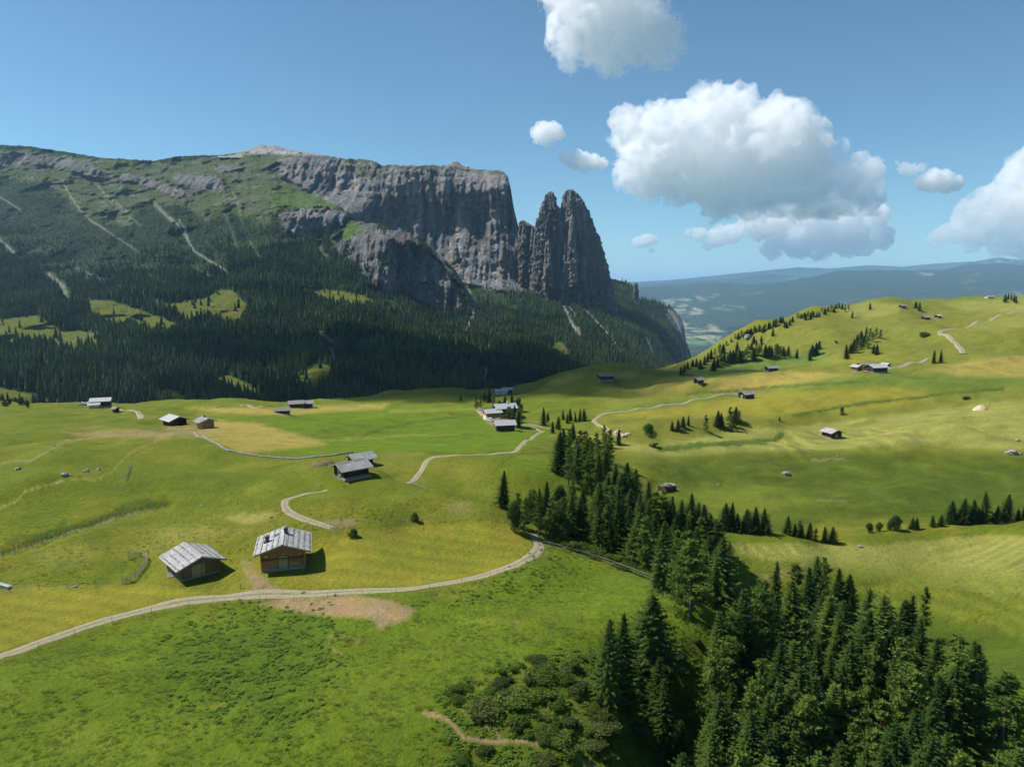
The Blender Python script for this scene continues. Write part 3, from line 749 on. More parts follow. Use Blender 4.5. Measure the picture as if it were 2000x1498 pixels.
disp = hrock * (fl + strata) * 0.95 + (1 - hrock) * (slope_d * amp_near + wob2 * 8 * amp_near)
T1 = T0 - disp
PM = ray(MU, MV) * T1[..., None]
# plateau and far side behind the skyline
back = []
for dt, dz in ((30, 1), (120, -2), (420, -8), (900, -30), (1400, -400), (1500, -1500)):
    Q = PM[-1].copy()
    h = Q[:, :2] / np.linalg.norm(Q[:, :2], axis=1)[:, None]
    Q[:, :2] += h * dt; Q[:, 2] += dz - dt * .11
    back.append(Q)
PM = np.concatenate([PM, np.array(back)], 0)
def ext(a): return np.concatenate([a, np.repeat(a[-1:], 6, 0)], 0)

# colours
nA = fbm(X / 70, Y / 70, Z / 60, 4); nB = fbm(X / 18, Y / 18, Z / 22, 3)
mc = np.empty(MU.shape + (3,)); mc[:] = (.042, .074, .026)          # dwarf pine and forest floor
def mlay(m, c, k=1.0):
    global mc
    m = (np.clip(m * k, 0, 1))[..., None]
    mc = mc * (1 - m) + np.asarray(c) * m
mlay(sstep(0.0, .6, nA + nB * .4), (.068, .102, .028), .7)
mlay(upper, (.098, .132, .042))
mlay(upper * sstep(-.1, .5, nA), (.155, .155, .095), .7)
mlay(scree, (.30, .29, .25), .75)
mlay(ledge, (.115, .175, .04))
rk = np.empty(mc.shape); rk[:] = (.325, .315, .30)
pink = sstep(-.1, .5, fbm(X / 50, Z / 160, 3.0, 4))[..., None]
rk = rk * (1 - pink * .65) + np.array((.46, .37, .30)) * pink * .65
dark = sstep(.1, .5, fbm(X / 22, Z / 90, 8.0, 4))[..., None]
rk = rk * (1 - dark * .55)
lite = sstep(.2, .55, fbm(X / 26, Z / 20, 12.0, 4))[..., None]
rk = rk * (1 - lite * .5) + np.array((.52, .48, .43)) * lite * .5
crack = sstep(.42, .75, ridged((X + .05 * Z) / 44 + 3.0, Z / 420, 7.0, 2))[..., None]
rk = rk * (1 + crack * .55)
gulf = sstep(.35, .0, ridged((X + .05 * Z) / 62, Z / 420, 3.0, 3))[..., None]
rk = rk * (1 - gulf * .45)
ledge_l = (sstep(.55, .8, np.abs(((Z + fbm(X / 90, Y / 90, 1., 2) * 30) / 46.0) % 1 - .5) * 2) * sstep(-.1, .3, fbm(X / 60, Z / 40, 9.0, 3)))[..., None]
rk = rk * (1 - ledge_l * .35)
rk = rk * (1 - .28 * fm[..., None])  # front buttress: its shade is put into the rock colour
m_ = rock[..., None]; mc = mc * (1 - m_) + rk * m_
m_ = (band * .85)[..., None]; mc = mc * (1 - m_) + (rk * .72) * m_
# grass on ledges of the wall, darker growth low on it
mlay(rock * sstep(.15, .5, fbm(X / 40, Z / 14, 15.0, 4)) * sstep(440, 560, MV), (.06, .085, .03), .75)
mlay(rock * sstep(12, 3, MV - vt[None]) * sstep(-.3, .3, nA), (.13, .16, .05), .8)
mlay(region(MU, MV, [(440,303),(480,298),(520,285),(600,295),(640,306),(560,302),(500,301)], 3), (.55,.53,.50), .8)
mlay(region(qx, qy, [(655,318),(700,322),(765,340),(760,348),(700,345),(660,330)], 5), (.16,.18,.08), .7)
mlay(mead, (.165, .185, .024))
mlay(mead * sstep(0, .5, nB), (.20, .19, .04), .5)
mlay(gul, (.44, .41, .36))
mlay(region(qx, qy, [(590,400),(640,420),(600,445),(560,430)], 8) * .6, (.36,.34,.30), .6)
mc = np.clip(mc * (1 + .18 * nB + .12 * nA)[..., None], .004, .9)
forest_p = np.clip((1 - rock) * (1 - band) * (1 - mead * 1.3) * (1 - gul_w) * (1 - ledge) * (1 - upper * .97), 0, 1)

V = PM.reshape(-1, 3)
mm = mesh_np('mountain', V, grid_faces(MR + 6, MC))
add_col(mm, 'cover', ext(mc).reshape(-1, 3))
add_f(mm, 'rock', ext(np.maximum(hrock, np.clip(scree, 0, 1) * .6)).ravel())
m_mtn, nt = material('mountain_rock_and_turf')
p = nt.pos()
rkf = nt.attr('rock', 'Fac')
pv = nt.mapv(p, (1, 1, .22))
n1 = nt.noise(pv, .055, 6, .68); n2 = nt.noise(p, .12, 5, .7); n3 = nt.noise(nt.mapv(p, (.25, .25, 1)), .09, 4, .7)
col = nt.attr('cover')
col = nt.mix(nt.ramp(n1, .38, .62), nt.mix(rkf, col, nt.mix(1., col, (.48, .50, .54), 'MULTIPLY')), col)
col = nt.mix(nt.ramp(n3, .52, .66), col, nt.mix(rkf, nt.mix(1., col, (.75, .8, .75), 'MULTIPLY'), nt.mix(1., col, (1.35, 1.3, 1.22), 'MULTIPLY')))
col = nt.mix(nt.ramp(n2, .4, .7), nt.mix(1., col, (.78, .8, .8), 'MULTIPLY'), col)
hgt = nt.math('ADD', nt.math('MULTIPLY', n1, nt.math('ADD', nt.math('MULTIPLY', rkf, 1.0), .15)), nt.math('MULTIPLY', n2, .35))
nt.base(col, .95, .08, nt.bump(hgt, 42.0, 1.0))
mountain = link('mountain', mm, None, m_mtn); tag(mountain, kind='structure')

# ------------------------------------------------------------------ rock towers beside the massif
def tower(name, prof, t0, depth, seed, res=230, tilt=0.0):
    """prof: (photo y, left x, right x) from foot to tip; a closed fluted spire"""
    prof = np.array(prof, float)[::-1]
    n_r, n_c = res, res // (2 if res < 120 else 1)
    vv = np.linspace(prof[-1, 0], prof[0, 0], n_r)
    L = np.interp(vv, prof[:, 0], prof[:, 1]); Rr = np.interp(vv, prof[:, 0], prof[:, 2])
    zc = ray(1000, vv)[:, 2] * t0
    xl = (L - 1000) / F * t0; xr = (Rr - 1000) / F * t0
    y0 = ray(1000, vv)[:, 1] * t0
    th = np.linspace(0, 2 * np.pi, n_c, endpoint=False)
    TH, ZZ = np.meshgrid(th, zc)
    c = ((xl + xr) / 2)[:, None]; w = ((xr - xl) / 2)[:, None]
    # squarish section: depth shrinks with height like the width does
    ct, st = np.cos(TH), np.sin(TH)
    k = (np.abs(ct) ** 2.6 + np.abs(st) ** 2.6) ** (-1 / 2.6)
    dep = depth * np.clip(w / w.max(), .05, 1) ** .8
    nx = ct * k; ny = st * k
    Xc = c + nx * w; Yc = y0[:, None] + tilt * (ZZ - zc[0]) * -.0 + ny * dep
    flt = ridged(Xc / 38 + seed, (ZZ) / 260, Yc / 60, 3) * 15 + ridged(Xc / 15 + seed, ZZ / 80, Yc / 25, 3) * 7 + fbm(Xc / 9, ZZ / 14, Yc / 9 + seed, 4, .6) * 16 + ridged(Xc / 30, ZZ / 24, seed + 2.0, 3) * 5 - 11
    flt = flt * 1.9 * np.clip(w / 30, .16, 1) * (1 - .75 * np.abs(ct) ** 4)
    Xc = Xc + nx * flt * .35 + (fbm(ZZ / 14, TH * 0 + seed, np.sign(ct) * 3.0, 4) * 9 + fbm(ZZ / 11, ct * 2, seed + 0 * ZZ, 3) * 4) * np.clip(w / 22, .12, 1); Yc = Yc + ny * flt
    Zc = ZZ + fbm(Xc / 12, Yc / 12, seed + 4, 3) * 7 * np.clip((ZZ - zc[0]) / 60, 0, 1)
    V = np.stack([Xc, Yc, Zc], -1)
    tipv = np.array([[V[-1, :, 0].mean(), V[-1, :, 1].mean(), V[-1, :, 2].mean() + 2]])
    Fq = grid_faces(n_r, n_c, False, True)
    base = (n_r - 1) * n_c
    j = np.arange(n_c)
    Ft = np.stack([base + j, base + (j + 1) % n_c, np.full(n_c, n_r * n_c), np.full(n_c, n_r * n_c)], 1)
    Vv = np.vstack([V.reshape(-1, 3), tipv])
    me = bpy.data.meshes.new(name)
    me.from_pydata(Vv.tolist(), [], [tuple(f) for f in Fq.tolist()] + [tuple(f[:3]) for f in Ft.tolist()])
    me.polygons.foreach_set('use_smooth', np.ones(len(me.polygons), bool)); me.update()
    Xf, Yf, Zf = Vv[:, 0], Vv[:, 1], Vv[:, 2]
    C = np.empty((len(Vv), 3)); C[:] = (.38, .355, .325)
    pk = sstep(-.15, .45, fbm(Xf / 30, Zf / 120, seed, 4))[:, None]
    C = C * (1 - pk * .7) + np.array((.44, .355, .29)) * pk * .7
    dk = sstep(.1, .40, fbm(Xf / 12, Zf / 60, seed + 8., 4))[:, None]; C = C * (1 - dk * .6)
    lt = sstep(.25, .5, fbm(Xf / 14, Zf / 12, seed + 12., 4))[:, None]; C = C * (1 - lt * .5) + np.array((.42, .39, .34)) * lt * .5
    gn = (sstep(570, 530, uv_of(Vv)[1]) * 0 + sstep(520, 590, uv_of(Vv)[1]) * sstep(-.1, .3, fbm(Xf / 20, Zf / 20, seed + 2., 3)))[:, None]
    C = C * (1 - gn * .8) + np.array((.055, .08, .03)) * gn * .8
    uu, v2, _ = uv_of(Vv)
    g1 = line_mask(uu, v2, [(1112,470),(1104,500),(1098,540)], 1.6, 1.2) * .8
    g1 = np.maximum(g1, line_mask(uu, v2, [(1128,455),(1126,500),(1128,560),(1132,600)], 2.2, 1.5) * .75)
    g1 = g1[:, None] * (Yf < t0 * 1.01)[:, None]
    C = C * (1 - g1) + np.array((.46, .42, .37)) * g1
    add_col(me, 'cover', C); add_f(me, 'rock', np.ones(len(Vv)))
    o = link(name, me, None, m_mtn); tag(o, kind='structure')
    return o
tower('rock_tower', [(640,1085,1215),(600,1086,1206),(575,1087,1200),(545,1088,1192),(520,1088,1187),(500,1089,1180),(470,1090,1172),(450,1091,1164),(430,1091,1156),(412,1094,1149),(395,1097,1139),(385,1099,1132),(376,1102,1125),(371,1108,1117)], 2570, 85, 1.7)
tower('rock_tower', [(620,1030,1112),(580,1034,1110),(540,1036,1106),(500,1040,1102),(470,1044,1104),(440,1046,1102),(430,1049,1100),(422,1051,1098),(412,1055,1095),(405,1057,1091),(400,1059,1087),(388,1063,1085),(380,1067,1083),(375,1072,1080)], 2550, 70, 5.3)
tower('rock_tower', [(600,1012,1075),(540,1013,1066),(500,1013,1060),(470,1013,1056),(455,1013,1050),(445,1014,1046),(438,1015,1034),(432,1017,1024)], 2590, 40, 9.1)
tower('rock_tower', [(520,1030,1066),(480,1034,1062),(455,1038,1058),(444,1043,1055),(436,1047,1052)], 2570, 30, 13.1)
tower('rock_tower', [(640,1236,1262),(590,1236,1248),(570,1237,1247),(558,1238,1246),(553,1240,1244)], 2900, 30, 17.1)
# smaller pinnacles along the broken ridges
for k_, (u_, vt_, vb_, w_, t_) in enumerate([(1024,434,480,5,2560),(1040,442,490,4,2550),(1003,425,520,6,2700),(1061,394,470,6,2520),(1112,373,440,6,2515),(1127,386,460,6,2530),(1141,408,500,6,2530),(1153,440,530,6,2540),(1166,468,560,7,2550),(1049,428,500,6,2520),(1117,420,560,8,2480),(890,478,570,9,2600),(905,505,575,8,2580),(1070,470,590,9,2480),(1105,480,600,9,2490),(1140,500,610,9,2490)]):
    tower('pinnacle', [(vb_, u_ - w_ * 1.5, u_ + w_ * 1.5), ((vt_ + vb_) / 2, u_ - w_ * 1.05, u_ + w_ * 1.05), (vt_ + 8, u_ - w_ * .55, u_ + w_ * .6), (vt_, u_ - 1.2, u_ + 1.4)], t_, 24, 21.3 + k_ * 3.7, 90)
# pale rubble summits on the plateau
def summit(name, pts, t0, seed, c=(.50, .48, .46), back=260):
    pts = np.array(pts, float)
    us = np.linspace(pts[0, 0], pts[-1, 0], 110); top = np.interp(us, pts[:, 0], pts[:, 1])
    base = np.interp(us, [pts[0, 0], pts[-1, 0]], [pts[0, 1] + 4, pts[-1, 1] + 4]) + 8
    rows = []
    for k, (f, dy) in enumerate(((0, -120), (.3, -90), (.55, -60), (.8, -30), (.95, -8), (1, 0), (.8, 60), (.3, 160), (0, back))):
        v = base + (top - base) * f
        Pp = ray(us, v) * t0
        Pp[:, 1] += dy; Pp[:, 0] *= 1 + dy / t0
        Pp += (fbm(us / 5 + k * 3.1, 0 * us + k, seed, 3) * 9)[:, None] * np.array([.4, 1, .45])
        rows.append(Pp)
    Vv = np.array(rows).reshape(-1, 3)
    me = mesh_np(name, Vv, grid_faces(len(rows), len(us)), True)
    C = np.empty((len(Vv), 3)); C[:] = c; add_col(me, 'cover', C); add_f(me, 'rock', np.ones(len(Vv)) * .5)
    tag(link(name, me, None, m_mtn), kind='structure')
summit('summit_ridge', [(425,305),(450,301),(470,297),(482,292),(495,289),(505,284),(514,282),(522,286),(535,284),(548,287),(556,291),(575,294),(600,298),(630,303),(650,307)], 3330, 2.2)
summit('summit_ridge', [(862,328),(872,324),(880,321),(886,316),(893,316),(898,320),(906,325),(915,329)], 3050, 4.2, (.34, .28, .24))

# ------------------------------------------------------------------ far hills beyond the valley
def far_sheet(name, top, pts, u0, u1, vb, nc, nr, seed, dtl=1.0, fields=()):
    top = np.array(top, float); pts = np.array(pts, float)
    f = TPS(pts[:, :2], np.log(pts[:, 2]), (1 / 800., 1 / 120.), reg=1e-3)
    us = np.linspace(u0, u1, nc); tp = np.interp(us, top[:, 0], top[:, 1]) + fbm(us / 30, us * 0, seed, 4) * 1.6 * dtl
    fr = np.linspace(0, 1, nr)
    U, Fq = np.meshgrid(us, fr); Vp = tp[None] + (vb - tp[None]) * (1 - Fq)
    T = np.exp(f(U, Vp)); P = ray(U, Vp) * T[..., None]
    d = ridged(P[..., 0] / 1500, P[..., 1] / 1800, seed, 4) * 260 * dtl + fbm(P[..., 0] / 400, P[..., 1] / 500, seed, 3) * 120 * dtl
    P = ray(U, Vp) * (T - d)[..., None]
    bk = P[-1].copy(); bk[:, 1] += 1200; bk[:, 2] -= 300
    P = np.concatenate([P, bk[None]], 0)
    X, Y = P[..., 0], P[..., 1]
    C = np.empty(P.shape); C[:] = (.030, .048, .026)
    UU = np.concatenate([U, U[-1:]], 0); VV = np.concatenate([Vp, Vp[-1:]], 0)
    n = fbm(X / 700, Y / 900, seed + 3, 4)
    for k, c, poly in fields:
        m = (region(UU + n * 30, VV + n * 8, poly, 4) * sstep(-.12, .12, fbm(X / 170, Y / 420, seed + 7, 5)) * k)[..., None]
        C = C * (1 - m) + np.array(c) * m
    m = (sstep(.3, .5, n) * .35)[..., None]; C = C * (1 - m) + np.array((.14, .16, .06)) * m
    me = mesh_np(name, P.reshape(-1, 3), grid_faces(nr + 1, nc))
    add_col(me, 'cover', C.reshape(-1, 3)); add_f(me, 'rock', np.zeros(C.shape[0] * C.shape[1]))
    tag(link(name, me, None, m_hill), kind='structure')
m_hill, nt = material('distant_hills')
p = nt.pos(); n1 = nt.noise(p, .004, 6, .7)
nt.base(nt.mix(nt.ramp(n1, .4, .65), nt.attr('cover'), nt.mix(1., nt.attr('cover'), (.6, .65, .65), 'MULTIPLY')), .95, .05, nt.bump(n1, 120, .6))
FIELD = (.30, .30, .15); PALEF = (.30, .28, .18)
far_sheet('far_hill', [(1150,572),(1250,562),(1330,556),(1400,552),(1470,556),(1520,552),(1560,545),(1600,538),(1640,529),(1700,528),(1800,529),(1850,527),(1880,518),(1930,516),(1960,514),(2000,519),(2100,505),(2400,500)],
  [(1150,720,6200),(1350,710,6500),(1350,690,7200),(1350,640,9500),(1300,600,12000),(1250,570,14000),(1500,640,8800),(1500,600,11500),(1470,562,14500),(1700,600,10500),(1700,560,12500),(1700,530,15000),(2000,620,8600),(2000,570,10500),(1950,517,14500),(2400,600,9000),(2400,505,14500),(2400,720,6000),(2000,720,6200),(1700,720,6200)],
  1150, 2380, 735, 420, 130, 3.3, 1.0,
  [(.8, FIELD, [(1280,590),(1400,574),(1400,582),(1330,592),(1290,596)]),(.9, FIELD, [(1290,598),(1350,596),(1380,612),(1330,618)]),(.95, PALEF, [(1310,605),(1350,600),(1370,607),(1330,612)]),
   (1., FIELD, [(1330,628),(1400,635),(1420,652),(1390,668),(1340,660)]),(.9, (.16,.24,.10), [(1340,666),(1400,662),(1420,672),(1370,678),(1342,676)]),(.9, PALEF, [(1380,655),(1410,648),(1410,655),(1385,660)]),
   (.8, PALEF,[(1345,582),(1385,577),(1390,585),(1360,588)]),(.5, PALEF, [(1395,605),(1420,596),(1425,604)]),(.5, FIELD, [(1430,598),(1450,597),(1448,602)]),
   (.6, PALEF, [(1790,532),(1820,530),(1815,540),(1800,538)]),(.5, FIELD,[(1850,555),(1900,545),(1900,552)]),(.5, PALEF,[(1880,537),(1910,534),(1905,540)]),(.5, PALEF, [(1440,572),(1480,569),(1470,573)]),(.5,FIELD,[(1940,575),(2000,570),(2000,580)])])
far_sheet('far_hill', [(1100,566),(1190,560),(1250,556),(1330,550),(1400,546),(1440,545),(1470,539),(1520,536),(1560,540),(1600,545),(1700,535),(1850,524),(1900,512),(1950,503),(1990,508),(2040,500),(2400,505)],
  [(1100,620,16000),(1100,560,20000),(1400,600,16000),(1400,545,20500),(1520,538,21000),(1700,600,16500),(1700,540,21000),(2000,600,16500),(2000,508,20500),(2400,600,16500),(2400,508,20500)],
  1100, 2380, 620, 260, 40, 8.3, .8, [(.6, PALEF, [(1530,540),(1560,541),(1550,545)]),(.5,(.45,.42,.4),[(1920,512),(1960,503),(1990,510),(1960,516)])])
far_sheet('far_hill', [(1100,556),(1300,548),(1400,538),(1500,528),(1560,522),(1620,525),(1700,518),(1760,521),(1850,513),(1950,509),(2050,512),(2400,510)],
  [(1100,600,23000),(1100,560,25000),(1700,600,23500),(1700,518,26000),(2400,600,23000),(2400,508,26000)], 1100, 2380, 600, 220, 24, 12.3, .9)

# the floor of the wide valley, one sheet out to the horizon
n = 40
gx2, gy2 = np.meshgrid(np.linspace(-60000, 60000, n), np.linspace(-9000, 70000, n))
gz2 = np.full(gx2.shape, -900.0) + fbm(gx2 / 9000, gy2 / 9000, 5., 3) * 60
me = mesh_np('valley_floor', np.stack([gx2, gy2, gz2], -1).reshape(-1, 3), grid_faces(n, n))
add_col(me, 'cover', np.tile(np.array([[.07, .095, .04]]), (n * n, 1))); add_f(me, 'rock', np.zeros(n * n))
tag(link('valley_floor', me, None, m_hill), kind='structure')

# ------------------------------------------------------------------ air
def box_obj(name, lo, hi):
    x0, y0, z0 = lo; x1, y1, z1 = hi
    v = [(x0,y0,z0),(x1,y0,z0),(x1,y1,z0),(x0,y1,z0),(x0,y0,z1),(x1,y0,z1),(x1,y1,z1),(x0,y1,z1)]
    f = [(0,3,2,1),(4,5,6,7),(0,1,5,4),(1,2,6,5),(2,3,7,6),(3,0,4,7)]
    me = bpy.data.meshes.new(name); me.from_pydata(v, [], f); me.update()
    return link(name, me)
haze = box_obj('haze', (-70000, -12000, -1100), (70000, 80000, 960))
tag(haze, kind='stuff')
mh, nt = material('haze_air')
nt.n.remove(nt.bsdf)
vol = nt.add('ShaderNodeVolumePrincipled', ins={'Color': (.42, .70, 1.0, 1), 'Density': 3.3e-5, 'Anisotropy': 0.0})
nt.l.new(vol.outputs[0], nt.out.inputs['Volume'])
haze.data.materials.append(mh)
# ================================================================== CLOUDS
def cloud_material(name, density, nscale):
    m, nt = material(name)
    nt.n.remove(nt.bsdf)
    vol = nt.add('ShaderNodeVolumeScatter', ins={'Color': (1, 1, 1, 1), 'Anisotropy': 0.35})
    n = nt.noise(nt.objpos(), 1.0 / nscale, 5, .68)
    n = nt.add('ShaderNodeMapRange', ins={'Value': n, 'From Min': .33, 'From Max': .60, 'To Min': 0.0, 'To Max': density}).outputs[0]
    nt.l.new(n, vol.inputs['Density'])
    nt.l.new(vol.outputs[0], nt.out.inputs['Volume'])
    return m
def hull_group(name, radius, voxel):
    g = bpy.data.node_groups.new(name, 'GeometryNodeTree')
    g.interface.new_socket('Geometry', in_out='INPUT', socket_type='NodeSocketGeometry')
    g.interface.new_socket('Geometry', in_out='OUTPUT', socket_type='NodeSocketGeometry')
    i = g.nodes.new('NodeGroupInput'); o = g.nodes.new('NodeGroupOutput')
    mp_ = g.nodes.new('GeometryNodeMeshToPoints'); mp_.inputs['Radius'].default_value = radius
    pv_ = g.nodes.new('GeometryNodePointsToVolume'); pv_.resolution_mode = 'VOXEL_SIZE'
    pv_.inputs['Voxel Size'].default_value = voxel; pv_.inputs['Radius'].default_value = radius; pv_.inputs['Density'].default_value = 1.0
    vm = g.nodes.new('GeometryNodeVolumeToMesh'); vm.resolution_mode = 'GRID'
    vm.inputs['Threshold'].default_value = .3
    g.links.new(i.outputs[0], mp_.inputs[0]); g.links.new(mp_.outputs[0], pv_.inputs[0]); g.links.new(pv_.outputs[0], vm.inputs[0]); g.links.new(vm.outputs[0], o.inputs[0])
    return g
def cloud(label, t0, blobs, cell, flat=None, seed=0.0, billow=.55, thick=.03, world=False):
    """blobs: (photo x, y, radius px); a puffy body at depth t0, cells of `cell` metres"""
    r_ = np.random.default_rng(int(seed * 10) + 5)
    cs, rs = [], []
    for b in blobs:
        if world:
            cs.append(np.array(b[:3], float)); rs.append(b[3]); continue
        u, v, rp = b[:3]
        P = ray(u, v) * t0
        r = rp / F * t0
        P[1] += (b[3] if len(b) > 3 else r_.uniform(-.3, .3)) * r
        cs.append(P); rs.append(r)
    cs = np.array(cs); rs = np.array(rs)
    lo = (cs - rs[:, None] * 1.35).min(0); hi = (cs + rs[:, None] * 1.35).max(0)
    ax = [np.arange(lo[k], hi[k], cell) for k in range(3)]
    X, Y, Z = np.meshgrid(*ax, indexing='ij')
    f = np.full(X.shape, -1.0)
    for c, r in zip(cs, rs):
        sl = []
        for k in range(3):
            a = int(max(0, (c[k] - r * 1.6 - lo[k]) // cell)); b = int(min(len(ax[k]), (c[k] + r * 1.6 - lo[k]) // cell + 2)); sl.append(slice(a, b))
        sl = tuple(sl)
        d = np.sqrt((X[sl] - c[0]) ** 2 + ((Y[sl] - c[1]) * 1.45) ** 2 + ((Z[sl] - c[2]) * 1.05) ** 2) / r
        f[sl] = np.maximum(f[sl], 1 - d) + .25 * np.clip(1 - d, 0, 1) * (f[sl] > 0)
    sel = f > -.55
    xs, ys, zs = X[sel], Y[sel], Z[sel]
    S = rs.max()
    def bil_(s_, o_): return 1 - 2 * np.abs(pn(xs / s_ + seed, ys / s_ + o_, zs / s_))
    n = .45 * bil_(S * .55, 1) + .30 * bil_(S * .27, 5) + .17 * bil_(S * .13, 9) + .14 * bil_(S * .065, 12) - .56
    v = f[sel] + billow * n
    if flat is not None:
        zf = ray(1000, flat)[2] * t0
        v = v - np.clip((zf - zs) / (S * .35), -.0, 2)
    ok = v > 0
    pts = np.stack([xs[ok], ys[ok], zs[ok]], 1)
    pts += r_.uniform(-.3, .3, pts.shape) * cell
    org = pts.mean(0)
    me = bpy.data.meshes.new('cloud_points'); me.vertices.add(len(pts)); me.vertices.foreach_set('co', ((pts - org) / cell).astype(np.float32).ravel()); me.update()
    tmp = link('cloud_points', me)
    md = tmp.modifiers.new('hull', 'NODES'); md.node_group = hull_group('cloud_body', 1.15, .8)
    dg = bpy.context.evaluated_depsgraph_get()
    me2 = bpy.data.meshes.new_from_object(tmp.evaluated_get(dg)); me2.name = 'cloud'
    bpy.data.objects.remove(tmp); bpy.data.meshes.remove(me)
    n_ = len(me2.vertices); co = np.empty(n_ * 3, np.float32); me2.vertices.foreach_get('co', co); co = co.reshape(-1, 3) * cell
    me2.vertices.foreach_set('co', co.ravel()); me2.materials.clear(); me2.update()
    print('cloud', seed, len(pts), n_, len(me2.polygons))
    o = link('cloud', me2, None, cloud_material('cloud_vapour', thick * .42, S * .30), tuple(org))
    tag(o, label, 'cloud', 'clouds in the blue sky')
    return o
CL = {}
CL['big'] = cloud('largest white cloud, spreading wide right of the rock towers with a grey underside', 9000,
 [(1245,262,48),(1225,240,34),(1300,262,60),(1270,330,62),(1235,345,34),(1345,250,48),(1400,300,85),(1390,225,55),(1375,190,26),(1430,200,40),(1462,190,26),(1450,235,55),(1500,235,48),(1560,235,40),(1510,290,80),(1600,250,24),(1560,300,60),
  (1330,350,50),(1400,365,60),(1480,365,60),(1560,370,58),(1640,365,56),(1640,290,18),(1620,330,30),(1690,345,38),(1680,320,24),(1700,388,34),(1720,385,18),(1590,400,30),(1500,392,28),(1430,385,24),(1650,392,30)], 27, None, 1.0, .74, .020)
CL['top'] = cloud('white cloud cut off by the top edge of the picture', 7500,
 [(1100,10,36),(1090,45,24),(1130,60,60),(1120,105,34),(1118,130,16),(1170,30,70),(1200,80,56),(1190,130,20),(1250,60,60),(1245,110,22),(1230,10,50),(1290,85,44),(1318,70,24),(1285,112,24),(1330,95,16),(1130,-30,70),(1200,-40,70)], 23, None, 2.0, .84, .017)
CL['s1'] = cloud('small round white cloud just left of the largest cloud', 8600, [(1062,262,22),(1080,258,18),(1092,262,12),(1050,256,12),(1072,282,10)], 16, None, 3.0, .7, .05)
CL['s2'] = cloud('small ragged cloud between the round cloud and the largest cloud', 8600, [(1105,308,12),(1122,318,14),(1140,312,16),(1130,300,9),(1160,318,16),(1175,320,12),(1140,330,9)], 14, None, 4.0, .7, .06)
CL['low'] = cloud('pale hazy cloud bank underneath the largest cloud', 21000,
 [(1345,455,10),(1365,458,14),(1385,478,12),(1400,462,20),(1430,455,20),(1465,432,22),(1490,440,30),(1530,430,34),(1575,430,36),(1600,450,40),(1560,470,34),(1510,485,22),(1640,430,34),(1660,460,40),(1705,420,26),(1725,425,14),(1720,465,24),(1600,485,24),(1690,480,20)], 75, None, 5.0, .62, .017)
CL['tiny'] = cloud('small flat cloud low in the sky beside the tallest rock tower', 16000, [(1245,474,11),(1262,470,13),(1276,468,9),(1272,490,5)], 28, None, 6.0, .6, .035)
CL['r1'] = cloud('small white cloud with a rounded top right of the largest cloud', 9500, [(1800,358,15),(1820,350,19),(1845,352,20),(1868,358,15),(1850,365,14),(1822,364,14)], 18, None, 7.0, .55, .06)
CL['r2'] = cloud('wispy thin cloud just above a small rounded white cloud', 9500, [(1765,330,12),(1782,332,12),(1800,328,9),(1752,318,5)], 14, None, 8.0, .8, .032)
CL['right'] = cloud('tall cloud cut off by the right edge of the picture', 17000,
 [(1985,345,30),(2020,340,50),(1965,375,34),(1930,390,30),(1905,400,24),(1990,400,54),(2050,400,80),(1890,425,30),(1930,440,42),(1980,450,40),(1860,455,26),(1830,468,20),(2030,455,60),(1955,478,24),(1900,475,22),(2120,360,90),(2120,440,90)], 60, None, 9.0, .66, .010)

# a cloud outside the frame, up to the left, throws the shade that lies on the lower forest and the knoll
SHB = [(-20,560,130),(-180,720,160),(-40,800,190),(-280,930,150),(-120,1050,210),(-460,1250,120),(-200,1330,190),(30,1230,170),(70,610,110),(60,490,55),(120,1450,150),(40,500,95),(105,520,95),(60,455,50)]
hh_ = 1530.0
cloud('large cloud high up to the left, its shadow lying over the valley forest', 0, [(x - .744 * hh_, y + .18 * hh_, 1420 + 40 * math.sin(i * 2.1), r) for i, (x, y, r) in enumerate(SHB)], 30, None, 11.0, .5, .055, True)
# ================================================================== TREES
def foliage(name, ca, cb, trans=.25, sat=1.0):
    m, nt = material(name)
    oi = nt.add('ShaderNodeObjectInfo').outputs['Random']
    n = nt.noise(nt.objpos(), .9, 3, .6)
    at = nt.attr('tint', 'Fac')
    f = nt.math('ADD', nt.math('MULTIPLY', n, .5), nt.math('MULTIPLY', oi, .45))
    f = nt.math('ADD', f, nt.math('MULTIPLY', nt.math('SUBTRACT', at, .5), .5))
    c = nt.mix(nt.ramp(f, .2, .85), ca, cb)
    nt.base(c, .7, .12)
    tr = nt.add('ShaderNodeBsdfTranslucent', ins={'Color': c})
    mx = nt.add('ShaderNodeMixShader', ins={0: trans, 1: nt.bsdf.outputs[0], 2: tr.outputs[0]})
    nt.l.new(mx.outputs[0], nt.out.inputs['Surface'])
    return m
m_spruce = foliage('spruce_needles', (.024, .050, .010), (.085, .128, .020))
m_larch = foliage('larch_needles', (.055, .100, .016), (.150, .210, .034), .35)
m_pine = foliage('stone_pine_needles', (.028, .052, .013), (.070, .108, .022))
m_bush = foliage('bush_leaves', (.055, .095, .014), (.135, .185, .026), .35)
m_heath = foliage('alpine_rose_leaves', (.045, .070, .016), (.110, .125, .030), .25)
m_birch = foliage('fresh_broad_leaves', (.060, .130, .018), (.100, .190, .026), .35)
m_bark, nt = material('conifer_bark')
n1 = nt.noise(nt.mapv(nt.objpos(), (6, 6, 1)), 2.0, 4, .6)
nt.base(nt.mix(n1, (.07, .052, .038), (.17, .135, .10)), .9, .1, nt.bump(n1, .05))
m_bark_pale, nt = material('weathered_grey_bark')
nt.base((.26, .24, .21), .9, .1)

